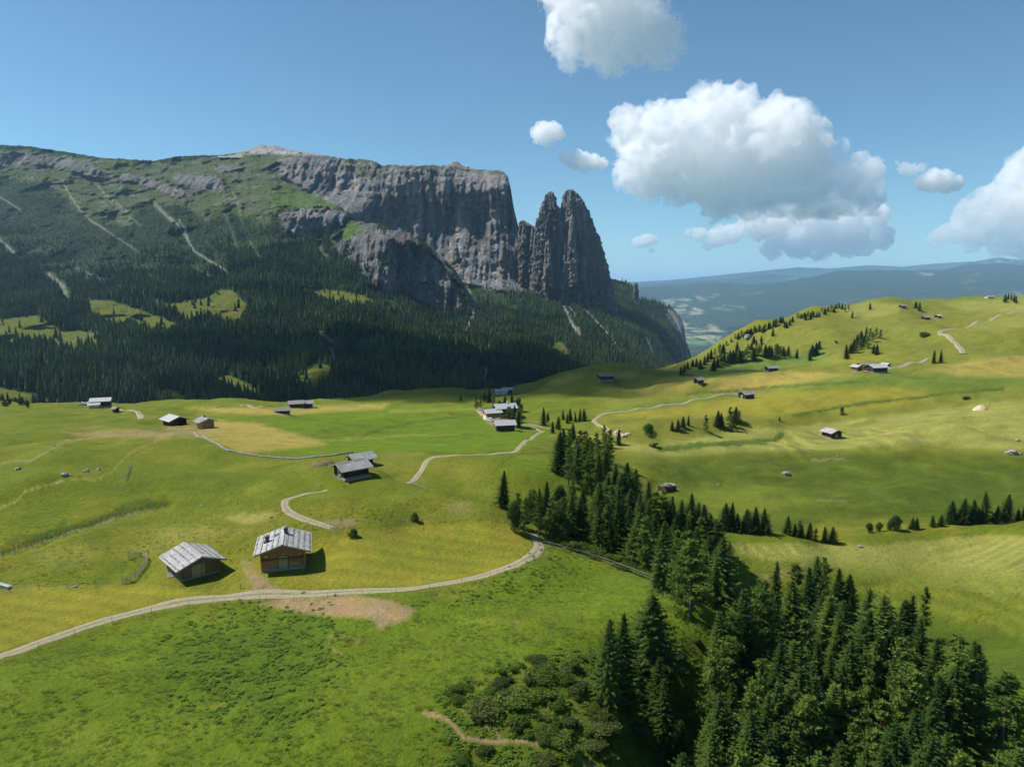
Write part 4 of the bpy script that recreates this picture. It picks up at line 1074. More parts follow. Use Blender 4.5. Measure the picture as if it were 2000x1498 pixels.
def trunk_mesh(name, pts, r0, r1, n=7):
    P = np.array(pts, float); k = len(P)
    V = []
    for i in range(k):
        r = r0 + (r1 - r0) * i / (k - 1)
        for j in range(n):
            a = 2 * math.pi * j / n
            V.append((P[i, 0] + r * math.cos(a), P[i, 1] + r * math.sin(a), P[i, 2]))
    return mesh_np(name, np.array(V), grid_faces(k, n, False, True), True)
def tri_mesh(name, tris, tint):
    T = np.asarray(tris, np.float32).reshape(-1, 3)
    me = mesh_np(name, T, np.arange(len(T)).reshape(-1, 3), False)
    add_f(me, 'tint', np.repeat(np.asarray(tint, np.float32), 3))
    return me
def conifer(seed, H, rad, kind='spruce', whorl=.42, bare=.04, dens=1.0):
    """meshes of trunk and crown; crown = drooping boughs of many small sprays over a dark inner mass"""
    r = np.random.default_rng(seed)
    lean = r.uniform(-.02, .02, 2) * H
    tp = [(lean[0] * s * s, lean[1] * s * s, s * H) for s in np.linspace(0, 1, 7)]
    tr = trunk_mesh('trunk', [(p[0], p[1], p[2] - .4 if i == 0 else p[2]) for i, p in enumerate(tp)], .028 * H * .5 + .04, .015)
    tris, tint = [], []
    z = H * bare + .3
    sid = r.uniform(0, 6.28)
    side_gain = 1 + .22 * np.cos(np.arange(8) / 8 * 6.28 - sid) + r.uniform(-.12, .12, 8)
    while z < H * .985:
        s = z / H
        if kind == 'spruce':
            prof = rad * (1 - s) ** .82 * (.55 + .45 * min(1, s / .12)) + .09
            droop, nb = -.28 + .55 * s, 9
        elif kind == 'larch':
            prof = rad * (1 - s) ** .7 * min(1, .35 + s * 2.2) + .12
            droop, nb = -.05 + .4 * s, 7
        else:
            prof = rad * math.sqrt(max(0, 1 - ((s - .42) / .60) ** 2)) + .1
            droop, nb = .15 + .3 * s, 9
        prof *= 1 + r.uniform(-.10, .10)
        nb = max(5, int(nb * dens * (.65 + .35 * prof / rad)))
        a0 = r.uniform(0, 6.28)
        for b in range(nb):
            a = a0 + 6.283 * b / nb + r.uniform(-.3, .3)
            if r.uniform() < (.04 if kind == 'spruce' else .10): continue
            L = prof * r.uniform(.72, 1.18) * np.interp((a % 6.283) / 6.283 * 8, np.arange(8), side_gain)
            if r.uniform() < .05: L *= 1.3
            zz = z + r.uniform(-.2, .2) * whorl * 1.6
            fs = min(1.0, .30 + .55 * prof)
            d = np.array([math.cos(a), math.sin(a)]); nrm = np.array([-d[1], d[0]])
            ns = max(3, int(L / (.27 if kind != 'larch' else .30)))
            bt = r.uniform(0, 1)
            cx, cy_ = lean[0] * s * s, lean[1] * s * s
            for q in range(ns):
                f = (q + .6) / ns
                rr = L * f
                pz = zz + droop * rr + .10 * rr * f * (1 if kind == 'spruce' else 1.6)
                w = (.20 + .34 * (1 - f) * min(1, L)) * (1.0 if kind == 'spruce' else 1.15) * fs
                c = np.array([cx + d[0] * rr, cy_ + d[1] * rr, pz])
                for sd in (-1, 1, 0):
                    if sd == 0:
                        ln = (.34 + .12 * (f > .8)) * fs
                        t1 = c + np.array([d[0] * ln, d[1] * ln, droop * .3 * ln + r.uniform(-.05, .06)])
                        b1 = c + np.array([nrm[0], nrm[1], 0]) * w * .35; b2 = c - np.array([nrm[0], nrm[1], 0]) * w * .35
                    else:
                        ln = w * r.uniform(.9, 1.5)
                        dirv = np.array([nrm[0] * sd * .85 + d[0] * .55, nrm[1] * sd * .85 + d[1] * .55, -.22 if kind == 'spruce' else .12]) + r.uniform(-.25, .25, 3)
                        t1 = c + dirv * ln
                        wd = np.array([d[0], d[1], r.uniform(-.2, .2)]) * .17 * max(.6, fs)
                        b1 = c + wd; b2 = c - wd * .9 - np.array([0, 0, .06])
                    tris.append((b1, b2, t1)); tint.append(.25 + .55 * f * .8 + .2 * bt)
                if kind == 'spruce' and r.uniform() < .5:      # hanging twigs
                    t1 = c + np.array([r.uniform(-.08, .08), r.uniform(-.08, .08), -r.uniform(.22, .42)])
                    tris.append((c + np.array([nrm[0], nrm[1], 0]) * .13, c - np.array([nrm[0], nrm[1], 0]) * .13, t1)); tint.append(.2 + .3 * bt)
        z += whorl * (1 - .45 * s) * r.uniform(.85, 1.15)
    # leader
    tp_ = np.array([lean[0], lean[1], H])
    for k in range(6):
        a = k * 1.05; o = np.array([math.cos(a), math.sin(a), 0]) * .10
        tris.append((tp_ - np.array([0, 0, .55]) + o, tp_ - np.array([0, 0, .55]) - o, tp_ + np.array([0, 0, .12]))); tint.append(.7)
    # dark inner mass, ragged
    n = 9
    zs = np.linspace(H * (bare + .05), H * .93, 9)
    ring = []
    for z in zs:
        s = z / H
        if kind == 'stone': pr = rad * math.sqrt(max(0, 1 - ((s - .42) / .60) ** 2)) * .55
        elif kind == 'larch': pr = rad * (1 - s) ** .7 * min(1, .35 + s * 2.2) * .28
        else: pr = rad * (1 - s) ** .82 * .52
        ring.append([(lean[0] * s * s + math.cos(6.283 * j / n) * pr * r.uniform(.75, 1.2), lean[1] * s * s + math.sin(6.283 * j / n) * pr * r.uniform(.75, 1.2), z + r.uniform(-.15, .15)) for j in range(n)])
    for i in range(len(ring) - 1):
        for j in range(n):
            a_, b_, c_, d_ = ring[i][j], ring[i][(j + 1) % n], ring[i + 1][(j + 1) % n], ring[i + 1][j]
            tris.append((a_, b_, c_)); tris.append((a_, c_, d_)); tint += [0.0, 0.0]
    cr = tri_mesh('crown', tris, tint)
    return tr, cr
def fluffy(seed, H, rad, n=5200):
    """soft open larch: cloudy tufts at the ends of unequal boughs"""
    r = np.random.default_rng(seed)
    nb = 64
    s = r.uniform(.10, .99, nb) ** .85; a = r.uniform(0, 6.283, nb)
    pr = rad * (1 - s) ** .62 * np.minimum(1, .5 + s * 2.2) + .12
    q = r.uniform(.35, 1.0, nb) ** .6 * pr * (1 + r.normal(0, .14, nb))
    C = np.stack([np.cos(a) * q, np.sin(a) * q, s * H + .12 * q], 1)
    cr_ = np.clip(.30 + .42 * pr / rad, .25, .8) * r.uniform(.75, 1.25, nb)
    k = r.integers(0, nb, n); t_ = r.uniform(0, 1, n)
    base = np.stack([0 * a, 0 * a, s * H - .25 * q], 1)
    ctr = base[k] + (C - base)[k] * (.25 + .75 * t_[:, None])
    dr = r.normal(size=(n, 3)); dr /= np.linalg.norm(dr, axis=1)[:, None]
    P = ctr + dr * (cr_[k] * (.35 + .65 * t_) * r.uniform(.2, 1, n) ** .5)[:, None] * np.array([1, 1, .62])
    P[:, 2] = np.clip(P[:, 2], .4, H * 1.01)
    t1 = r.normal(size=(n, 3)); t1 /= np.linalg.norm(t1, axis=1)[:, None]
    t2 = r.normal(size=(n, 3)) - np.array([0, 0, .4]); t2 /= np.linalg.norm(t2, axis=1)[:, None]
    sz = .10 * r.uniform(.7, 1.4, n)[:, None]
    tris = np.stack([P - t1 * sz, P + t1 * sz, P + t2 * sz * 2.6], 1)
    cr = tri_mesh('crown', tris, np.clip(.25 + .5 * t_ + .25 * (P[:, 2] / H - .5) + r.uniform(-.12, .12, n), 0, 1))
    tr = trunk_mesh('trunk', [(0, 0, -.4), (.05, 0, H * .3), (0, .06, H * .65), (0, 0, H * .96)], .20, .02)
    return tr, cr
def leafy(seed, w, h, n_leaf, leaf=.16, lobes=9, zc=.5, trunk=True):
    r = np.random.default_rng(seed)
    C = []
    for k in range(lobes):
        a = r.uniform(0, 6.283); q = r.uniform(0, .62)
        hz = r.uniform(-.34, .36); q *= 1 - max(0, hz) * 1.7
        C.append((math.cos(a) * q * w / 2, math.sin(a) * q * w / 2, h * (zc + hz), r.uniform(.20, .34) * w * (1 - max(0, hz) * .9)))
    C = np.array(C)
    k = r.integers(0, lobes, n_leaf)
    dr = r.normal(size=(n_leaf, 3)); dr /= np.linalg.norm(dr, axis=1)[:, None]
    rad = C[k, 3] * (r.uniform(.35, 1.08, n_leaf)) ** .5
    P = C[k, :3] + dr * rad[:, None] * np.array([1, 1, min(1.2, h / w)])
    P[:, 2] = np.maximum(P[:, 2], .03)
    t = r.normal(size=(n_leaf, 3)); t /= np.linalg.norm(t, axis=1)[:, None]
    b = np.cross(t, dr) + .4 * r.normal(size=(n_leaf, 3)); b /= np.linalg.norm(b, axis=1)[:, None]
    sz = leaf * r.uniform(.7, 1.4, n_leaf)[:, None]
    tris = np.stack([P - t * sz, P + t * sz, P + b * sz * 1.6], 1)
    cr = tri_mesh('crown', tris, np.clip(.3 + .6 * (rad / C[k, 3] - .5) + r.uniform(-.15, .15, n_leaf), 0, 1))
    tr = trunk_mesh('trunk', [(0, 0, -.3), (.05 * w, 0, h * .3), (0, .05 * w, h * .7)], .035 * w * .5 + .03, .02)
    return tr, cr

SPR = [(11, 12.0, 2.8), (12, 12.0, 3.2), (13, 12.0, 2.5), (14, 12.0, 2.9), (15, 12.0, 3.5)]
PROTO = {'spruce': [conifer(s, h, rd) + (h,) for s, h, rd in SPR],
         'larch': [fluffy(s, 12.0, rd, nn) + (12.0,) for s, rd, nn in ((21, 2.7, 5200), (22, 3.2, 6200), (24, 2.4, 4600))] + [conifer(23, 12.0, 2.7, 'larch', .44, .10, 1.15) + (12.0,)],
         'stone': [leafy(31, 5.4, 9.0, 8200, .13, 17, .52) + (11.0,), leafy(32, 6.2, 8.4, 8200, .13, 15, .5) + (10.4,)],
         'leafy': [leafy(41, 5.0, 6.0, 5200, .15, 12) + (6.4,), leafy(42, 4.0, 5.0, 3600, .15, 9) + (5.4,)],
         'bush': [leafy(51, 3.0, 1.7, 2600, .11, 9, .45) + (1.9,), leafy(52, 2.4, 1.3, 1800, .10, 8, .45) + (1.5,), leafy(53, 3.6, 1.5, 2800, .11, 12, .42) + (1.7,)]}
MATS = {'spruce': m_spruce, 'larch': m_larch, 'stone': m_pine, 'leafy': m_birch, 'bush': m_bush}
NAMES = {'spruce': 'spruce_tree', 'larch': 'larch_tree', 'stone': 'stone_pine_tree', 'leafy': 'broadleaf_tree', 'bush': 'shrub'}
CATS = {'spruce': 'tree', 'larch': 'tree', 'stone': 'tree', 'leafy': 'tree', 'bush': 'bush'}
for k, L in PROTO.items():
    for tr, cr, h in L:
        tr.materials.append(m_bark); cr.materials.append(MATS[k])
HEATH = []
for tr, cr, h in PROTO['bush']:
    c2 = cr.copy(); c2.materials.clear(); c2.materials.append(m_heath); HEATH.append((tr, c2, h))
TREE_COUNT = {}
ALL_TREES = []
def tree(kind, x, y, H, label, group, wid=1.0, protos=None, var=None, cat=None, name=None):
    L = protos or PROTO[kind]
    tr, cr, h0 = L[(rng.integers(0, len(L)) if var is None else var) % len(L)]
    k = H / h0
    e = empty(name or NAMES[kind], (x, y, float(ground_z(x, y)) - .03), float(rng.uniform(0, 6.283)))
    e.scale = (k * wid * float(rng.uniform(.9, 1.12)), k * wid * float(rng.uniform(.9, 1.12)), k)
    if kind in ('spruce', 'larch'): e.rotation_euler = (float(rng.normal(0, .022)), float(rng.normal(0, .022)), e.rotation_euler[2])
    tag(e, label, cat or CATS[kind], group)
    if kind != 'bush': link('trunk', tr, e)
    link('crown', cr, e)
    ALL_TREES.append((x, y, H, kind))
    return e
def tree_px(kind, u, vtop, H, label, group, tmin=40.0, **kw):
    """stand a tree of height H where its tip shows at the photo point"""
    p = ground_hit(u, vtop, H, tmin)
    if p is None: return None
    return tree(kind, p.x, p.y, H, label, group, **kw)

# ---- single trees with a look or place of their own: kind, tip x, tip y, height, width factor, label
LONE = [
 ('spruce',1192,1210,10.5,.92,'left of two slim dark spruces standing close together above the shrubby slope'),
 ('spruce',1216,1196,11.6,.85,'taller right-hand one of two slim dark spruces above the shrubby slope'),
 ('spruce',1277,1156,11.6,1.6,'broad full spruce standing alone on the green meadow edge'),
 ('spruce',1282,1283,8.6,1.0,'spruce on the shrubby slope just below the broad lone spruce'),
 ('spruce',1302,1330,8.6,1.05,'ragged spruce low on the slope below the broad lone spruce'),
 ('spruce',1330,1405,6.4,1.2,'short spruce at the bottom edge beside the path slope'),
 ('spruce',1517,1094,13.0,.8,'tall narrow spruce at the back of the lower-right wood by the bare earth bank'),
 ('larch',1812,1140,11.0,.8,'thin open larch at the right rear of the big wood'),
 ('larch',1868,1278,13.0,1.8,'big light green larch filling the lower right corner of the wood'),
 ('larch',1972,1310,12.5,1.7,'pale grey-green larch cut off by the right edge of the picture'),
 ('larch',1775,1300,12.5,1.4,'light green larch left of the big one in the lower right corner'),
 ('larch',1620,1160,12.5,1.4,'soft grey-green larch rising from the middle of the lower-right wood'),
 ('leafy',1546,1408,5.0,1.1,'bright green broadleaf tree in a gap of the wood at the bottom edge'),
 ('bush',810,998,1.9,.62,'single dark round bush on the meadow above the fenced field'),
 ('spruce',983,918,7.6,1.2,'upright dark conifer at the left tip of the wood beside the track bend'),
 ('stone',1040,942,7.6,1.1,'broad round-topped stone pine at the left end of the wood behind the track bend'),
 ('larch',1012,962,6.6,1.2,'lighter rounded tree overhanging the track bend'),
 ('leafy',1268,825,5.8,1.2,'spreading broadleaf tree on the meadow right of the winding white road'),
 ('spruce',1209,835,6.2,1.2,'small spruce standing by the stony white road bend'),
 ('spruce',1523,811,2.7,1.3,'small dark spruce alone on the green slope left of the shed'),
 ('leafy',1645,793,4.2,.9,'bushy tree on the bank above the mown meadow'),
 ('bush',1888,772,2.4,1.5,'low dark bush on the bank left of the sandy mound'),
 ('bush',1280,864,1.8,1.6,'low dark shrub on the meadow beside the white road'),
 ('bush',1805,646,5.0,.9,'round dark bush on the upper slope left of the white road'),
 ('bush',1632,664,3.4,.7,'tiny dark bush in the middle of the upper right hillside'),
 ('spruce',1665,606,9.0,1.0,'small spruce just under the pale mown hilltop'),
 ('spruce',1825,682,9.5,1.1,'left one of two small spruces below the white road on the right'),
 ('spruce',1839,683,9.0,1.1,'right one of two small spruces below the white road on the right'),
 ('bush',690,1030,1.6,.8,'little dark bush by the wire fence behind the large barn'),
 ('leafy',1070,806,5.0,.7,'slender tree in the ravine below the farm'),
 ('spruce',900,768,5.0,1.2,'small green tree on the knoll left of the farm'),
]
for k_, u, v, H, w, lab in LONE:
    if k_ == 'bush': lab_cat = 'bush'
    tree_px(k_, u, v, H, lab, None, wid=w)

def wood(poly, n, kinds, H, group, label, spacing_px, wid=(.85, 1.2), seed=0, tips=None, tmin=40.0):
    """scatter tree tips over an outline drawn round the tips in the photograph"""
    r = np.random.default_rng(seed + 100)
    poly = np.array(poly, float)
    got = []
    def put(u, v):
        k = kinds[r.integers(0, len(kinds))]
        h = r.uniform(*H)
        e = None
        p = ground_hit(u, v, h, tmin)
        if p is None: return
        if tmin > 41:
            d_ = ray(u, v); h = float(np.clip(p.y * d_[2] / d_[1] - p.z, 3.0, h))
        lab = label[k] if isinstance(label, dict) else label
        e = tree(k, p.x, p.y, h, lab, group, wid=float(r.uniform(*wid)))
        got.append((p.x, p.y))
    for (u, v) in (tips or []): put(u, v)
    P = [tuple(t) for t in (tips or [])]
    tries = 0
    while len(P) < n and tries < 6000:
        tries += 1
        u = r.uniform(poly[:, 0].min(), poly[:, 0].max()); v = r.uniform(poly[:, 1].min(), poly[:, 1].max())
        if poly_dist(np.array([u]), np.array([v]), poly)[0] < 0: continue
        s = spacing_px if tries < 3000 else spacing_px * .7
        if any(((u - a) ** 2 + ((v - b) * .9) ** 2) < s * s for a, b in P): continue
        P.append((u, v)); put(u, v)
    return len(P)
LBIG = {'spruce': 'dark spruce in the lower-right wood', 'larch': 'light green larch in the lower-right wood', 'stone': 'stone pine in the lower-right wood'}
wood([(1400,1200),(1440,1165),(1500,1120),(1560,1090),(1620,1095),(1680,1130),(1730,1180),(1800,1200),(1850,1235),(1880,1270),(1900,1300),(1830,1330),(1800,1420),(1990,1440),(2000,1530),(1420,1540),(1370,1450),(1400,1340)], 104,
     ['spruce', 'spruce', 'spruce', 'spruce', 'larch', 'larch'], (10.5, 15.0), 'trees of the big wood at the lower right', LBIG, 31, (1.0, 1.3), 1,
     tips=[(1412,1192),(1432,1178),(1462,1150),(1490,1130),(1556,1092),(1598,1085),(1614,1084),(1585,1108),(1640,1108),(1665,1120),(1700,1150),(1740,1160),(1770,1172),(1784,1158),(1880,1238),(1898,1245),(1915,1260),(1600,1250),(1640,1205),(1690,1270),(1480,1285),(1520,1250),(1405,1345),(1340,1470),(1440,1290),(1730,1355),(1590,1320),(1660,1350),(1470,1390),(1790,1385)])
LMID = {'spruce': 'dark spruce in the gully belt', 'larch': 'light green larch in the gully belt', 'stone': 'rounded dark pine in the gully belt'}
GMID = 'trees of the belt along the stream gully'
wood([(1000,965),(1060,945),(1100,955),(1130,960),(1150,955),(1150,985),(1100,975),(1040,975)], 13, ['stone', 'spruce', 'larch', 'larch'], (6.6, 8.0), GMID, LMID, 17, (1.0, 1.3), 2, tips=[(1068,938),(1095,935),(1118,940),(1140,952)])
wood([(1160,935),(1200,905),(1235,905),(1260,935),(1285,950),(1330,975),(1360,965),(1400,1010),(1430,1060),(1425,1085),(1360,1060),(1290,1030),(1210,1000),(1165,985)], 50, ['spruce', 'spruce', 'spruce', 'larch', 'larch'], (8.5, 11.5), GMID, LMID, 15.5, (1.05, 1.4), 3,
     tips=[(1205,905),(1222,902),(1240,915),(1190,930),(1270,940),(1352,962),(1330,975),(1380,985),(1300,985),(1345,1015),(1398,1065),(1420,1085)])
wood([(1405,985),(1440,985),(1500,1000),(1502,1030),(1405,1040)], 13, ['spruce'], (9.0, 10.5), 'spruces at the foot of the mown knoll', 'dark spruce behind the left end of the pale knoll', 11, (1.3, 1.6), 4, tmin=160.0, tips=[(1416,982),(1430,980),(1460,993),(1478,990),(1495,992)])
wood([(1530,1010),(1545,1005),(1580,1020),(1630,1028),(1636,1045),(1560,1045)], 8, ['spruce', 'larch'], (7.5, 9.0), 'spruces at the foot of the mown knoll', {'spruce': 'dark spruce in the gap behind the pale knoll', 'larch': 'light larch in the gap behind the pale knoll'}, 12, (1.3, 1.6), 5, tmin=161.0, tips=[(1540,1006),(1562,1016),(1582,1020),(1612,1027),(1628,1028)])
wood([(1690,1015),(1760,1000),(1760,1030),(1700,1035)], 4, ['spruce', 'stone'], (6.8, 8.2), 'trees on the crest of the pale knoll', 'lone-standing tree behind the crest of the pale knoll', 16, (1.3, 1.7), 6, tmin=167.0, tips=[(1700,1016),(1752,1000)])
wood([(1780,1015),(1820,1020),(1845,1015),(1845,1030),(1790,1035)], 4, ['spruce'], (5.6, 7.0), 'trees on the crest of the pale knoll', 'short spruce behind the pale knoll', 12, (1.3, 1.6), 7, tmin=169.0)
wood([(1855,975),(1895,965),(1930,958),(1975,965),(2050,960),(2080,1010),(1870,1010)], 14, ['spruce'], (12.0, 14.0), 'trees on the crest of the pale knoll', 'tall dark spruce at the right end of the knoll', 15, (1.35, 1.7), 8, tmin=172.0, tips=[(1862,978),(1882,972),(1927,958),(1905,975),(1970,963),(1950,985),(1990,1000)])
wood([(1090,840),(1110,830),(1150,835),(1190,825),(1195,850),(1190,880),(1170,900),(1140,885),(1110,870),(1092,865)], 24, ['larch', 'larch', 'spruce', 'larch'], (8.0, 10.5), 'trees in the clump below the farm', {'spruce': 'dark spruce in the clump below the farm', 'larch': 'light larch in the clump below the farm', 'stone': 'dark pine in the clump below the farm'}, 9.5, (.95, 1.3), 9, tips=[(1093,842),(1103,836),(1180,828),(1168,845)])
wood([(1205,905),(1240,910),(1240,950),(1180,930)], 5, ['larch'], (8, 10), GMID, LMID, 12, (.9, 1.2), 10)
def group_px(tips, kind, H, group, label, wid=(.9, 1.2), seed=0):
    r = np.random.default_rng(seed + 500)
    for t in tips:
        h = r.uniform(*H) if len(t) < 3 else t[2]
        k = kind if isinstance(kind, str) else kind[r.integers(0, len(kind))]
        tree_px(k, t[0], t[1], h, label, group, wid=float(r.uniform(*wid)))
G = 'small groups of trees on the far meadows'
group_px([(1062,794,8.5),(1100,800,5),(1108,806,5),(1114,797,6),(1132,798,6),(1141,797,6),(1124,803,5),(1090,812,6),(1080,822,5),(1120,826,6)], 'spruce', (5, 6), G, 'dark tree along the ravine right of the farm', (.9, 1.3), 1)
group_px([(1313,822),(1335,812),(1345,810),(1325,818)], 'spruce', (3.6, 5.4), G, 'small spruce in the left group on the round knoll', (1.2, 1.5), 2)
group_px([(1380,810),(1402,801),(1410,806),(1428,795),(1437,794),(1444,802),(1432,808)], ['spruce', 'larch'], (5.6, 8.4), G, 'tree in the right group on the round knoll', (1.2, 1.6), 3)
group_px([(1000,765),(985,772),(1010,770),(945,758),(955,757),(965,768),(975,775),(938,765),(1005,790),(1015,793),(1012,802),(996,788),(930,770)], ['spruce', 'larch', 'stone'], (7, 9.5), 'trees around the farm', 'tree growing beside the large farmhouse', (1., 1.35), 4)
group_px([(1595,668),(1600,664),(1588,672),(1590,676),(1583,680)], 'spruce', (8, 11), G, 'spruce in the small triangular clump', (1.3, 1.6), 5)
group_px([(1675,652),(1683,645),(1693,637),(1700,640),(1712,640),(1720,643),(1686,655),(1668,662),(1662,670),(1655,672),(1680,664),(1690,652),(1705,648),(1674,668),(1697,655)], ['spruce', 'larch'], (8, 11), G, 'tree in the diagonal clump on the upper hillside', (1.3, 1.7), 6)
group_px([(1707,672),(1714,671),(1712,676),(1557,681),(1540,675),(1473,655),(1469,668),(1478,662),(1487,655),(1488,660),(1440,667),(1510,640)], 'spruce', (7, 9.5), G, 'small scattered spruce on the upper hillside', (1.1, 1.4), 7)
r8 = np.random.default_rng(88)
band_ = []
for u in np.arange(1395, 1534, 5.2): band_.append((u + r8.uniform(-2, 2), np.interp(u, [1395, 1450, 1490, 1532], [695, 678, 668, 676]) + r8.uniform(-4, 7)))
group_px(band_, ['spruce', 'larch'], (8, 11), 'trees in the band across the foot of the upper hillside', 'tree in the dark band below the upper hillside', (1.3, 1.7), 8)
ridge_ = []
for u in list(np.arange(1330, 1460, 7.5)) + list(np.arange(1455, 1520, 4.6)) + list(np.arange(1524, 1552, 5)) + list(np.arange(1558, 1592, 4)) + list(np.arange(1596, 1662, 5.5)):
    ridge_.append((u + r8.uniform(-1.5, 1.5), np.interp(u, [1330, 1380, 1400, 1430, 1460, 1480, 1520, 1545, 1560, 1590, 1600, 1640, 1662], [712, 690, 675, 655, 640, 632, 618, 622, 608, 606, 604, 590, 592]) + r8.uniform(-2, 6)))
group_px(ridge_, ['spruce', 'spruce', 'larch'], (6, 9), 'trees along the crest of the upper right hillside', 'tree on the wooded skyline ridge', (1.3, 1.8), 9)
group_px([(1964,574),(1970,572),(1976,573),(1982,575),(1986,577),(1790,588),(1797,589),(1700,590)], 'spruce', (9, 12), 'trees along the crest of the upper right hillside', 'small tree on the right skyline', (1.1, 1.5), 10)
group_px([(8,778),(18,776),(30,773),(38,772),(46,774),(52,778)], 'stone', (4, 5.5), 'bushy trees at the left edge of the meadow', 'dark bushy tree at the left meadow edge', (1.3, 1.7), 12)

# shrubs on the slope above the gully, dense low growth too mixed to count between them
SH = [(948,1372,2.0),(975,1380,1.6),(1010,1345,2.2),(1035,1320,2.0),(1065,1300,2.2),(1095,1310,1.8),(1120,1292,2.0),(1060,1345,2.2),(1090,1360,2.0),(1130,1330,2.2),(1150,1300,1.6),(1020,1395,1.4),(1110,1400,1.8),(1075,1395,1.4),(1360,1243,1.6),
      (1318,1300,1.5),(1335,1300,1.6),(1150,1420,1.4),(950,1455,1.6),(905,1470,1.2),(1115,1455,1.8),(1060,1470,1.5),(1200,1440,1.6),(1230,1390,1.8),(1240,1420,2.0),(1000,1300,1.4),(1160,1370,1.4),(1320,1270,1.6),(1178,1470,1.2)]
SH_AREA = np.array([(860,1350),(950,1310),(1060,1270),(1160,1270),(1230,1290),(1260,1400),(1340,1420),(1300,1498),(1180,1498),(1120,1440),(1000,1430),(900,1390)], float)
SH = [(u, v, h * .5) for u, v, h in SH]
r_s = np.random.default_rng(31)
while len(SH) < 74:
    u, v = r_s.uniform(860, 1340), r_s.uniform(1270, 1498)
    if poly_dist(np.array([u]), np.array([v]), SH_AREA)[0] < 0 or fbm(u / 60, v / 40, 3.0, 2) < -.12: continue
    if any((u - a_) ** 2 + (v - b_) ** 2 < 15 ** 2 for a_, b_, _ in SH): continue
    SH.append((u, v, r_s.uniform(.35, 1.0)))
for i, (u, v, h) in enumerate(SH):
    pr = (PROTO['bush'] if i % 3 else HEATH)
    p_ = ground_hit(u, v, h)
    if p_ is not None: tree('bush', p_.x, p_.y, h, 'low leafy shrub above the earthen path', 'shrubs on the slope above the gully', wid=float(rng.uniform(1.1, 2.3)), protos=pr)
r9 = np.random.default_rng(9)
for u, v in [(1105,1058),(1120,1063),(1133,1062),(1146,1070),(1160,1073),(1178,1080),(1192,1086),(1205,1090),(1220,1098),(1240,1104),(1258,1113),(1085,1050),(1280,1122),(1300,1132)]:
    p_ = ground_hit(u + r9.uniform(-3, 3), v - 4, 1.3)
    if p_ is not None: tree('bush', p_.x, p_.y, float(r9.uniform(1.0, 1.8)), 'hedge shrub beside the gully fence', 'hedge shrubs by the gully fence', wid=float(r9.uniform(1., 1.5)))
print('trees', len(ALL_TREES))

# ------------------------------------------------------------------ the mountain forest: a mass nobody could count
def far_tree_mesh(seed, layers=5, n=7):
    r = np.random.default_rng(seed)
    tris = []
    for k in range(layers):
        z0 = .06 + .80 * k / layers; z1 = min(1.0, z0 + .40); rr = .17 * (1 - k / layers * .86) * r.uniform(.88, 1.12)
        a0 = r.uniform(0, 6.28)
        for j in range(n):
            a = a0 + 6.283 * j / n; b = a0 + 6.283 * (j + 1) / n
            ra, rb = rr * r.uniform(.75, 1.25), rr * r.uniform(.75, 1.25)
            tris.append(((math.cos(a) * ra, math.sin(a) * ra, z0 + r.uniform(-.03, .02)), (math.cos(b) * rb, math.sin(b) * rb, z0 + r.uniform(-.03, .02)), (r.uniform(-.01, .01), r.uniform(-.01, .01), z1)))
    me = tri_mesh('far_tree', tris, [.3 + .5 * (i // n) / layers for i in range(len(tris))])
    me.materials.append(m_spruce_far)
    return me
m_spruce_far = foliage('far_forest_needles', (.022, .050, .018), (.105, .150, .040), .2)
# wooded_variation: tree tint drifts in patches, standing in for light and shade on the slope
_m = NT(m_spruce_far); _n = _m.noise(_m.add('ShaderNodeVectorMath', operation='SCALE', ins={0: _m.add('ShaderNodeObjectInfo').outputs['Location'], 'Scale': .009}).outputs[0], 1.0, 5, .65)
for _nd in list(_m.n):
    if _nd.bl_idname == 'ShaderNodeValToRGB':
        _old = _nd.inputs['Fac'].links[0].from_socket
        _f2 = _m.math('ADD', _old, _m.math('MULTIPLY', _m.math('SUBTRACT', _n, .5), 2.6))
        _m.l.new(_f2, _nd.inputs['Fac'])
far_col = bpy.data.collections.new('forest_tree_kinds')
for s_ in range(4):
    far_col.objects.link(bpy.data.objects.new('forest_tree_kind', far_tree_mesh(60 + s_)))
def instancer_group():
    g = bpy.data.node_groups.new('forest_scatter', 'GeometryNodeTree')
    g.interface.new_socket('Geometry', in_out='INPUT', socket_type='NodeSocketGeometry')
    g.interface.new_socket('Geometry', in_out='OUTPUT', socket_type='NodeSocketGeometry')
    i = g.nodes.new('NodeGroupInput'); o = g.nodes.new('NodeGroupOutput')
    m2 = g.nodes.new('GeometryNodeMeshToPoints')
    ci = g.nodes.new('GeometryNodeCollectionInfo'); ci.inputs['Collection'].default_value = far_col; ci.inputs['Separate Children'].default_value = True; ci.inputs['Reset Children'].default_value = True
    ip = g.nodes.new('GeometryNodeInstanceOnPoints'); ip.inputs['Pick Instance'].default_value = True
    na = g.nodes.new('GeometryNodeInputNamedAttribute'); na.data_type = 'FLOAT_VECTOR'; na.inputs['Name'].default_value = 'size'
    ni = g.nodes.new('GeometryNodeInputNamedAttribute'); ni.data_type = 'INT'; ni.inputs['Name'].default_value = 'pick'
    nr = g.nodes.new('GeometryNodeInputNamedAttribute'); nr.data_type = 'FLOAT_VECTOR'; nr.inputs['Name'].default_value = 'turn'
    L = g.links.new
    L(i.outputs[0], m2.inputs[0]); L(m2.outputs[0], ip.inputs['Points']); L(ci.outputs[0], ip.inputs['Instance'])
    L(na.outputs[0], ip.inputs['Scale']); L(ni.outputs[0], ip.inputs['Instance Index']); L(nr.outputs[0], ip.inputs['Rotation']); L(ip.outputs[0], o.inputs[0])
    return g
g_forest = instancer_group()
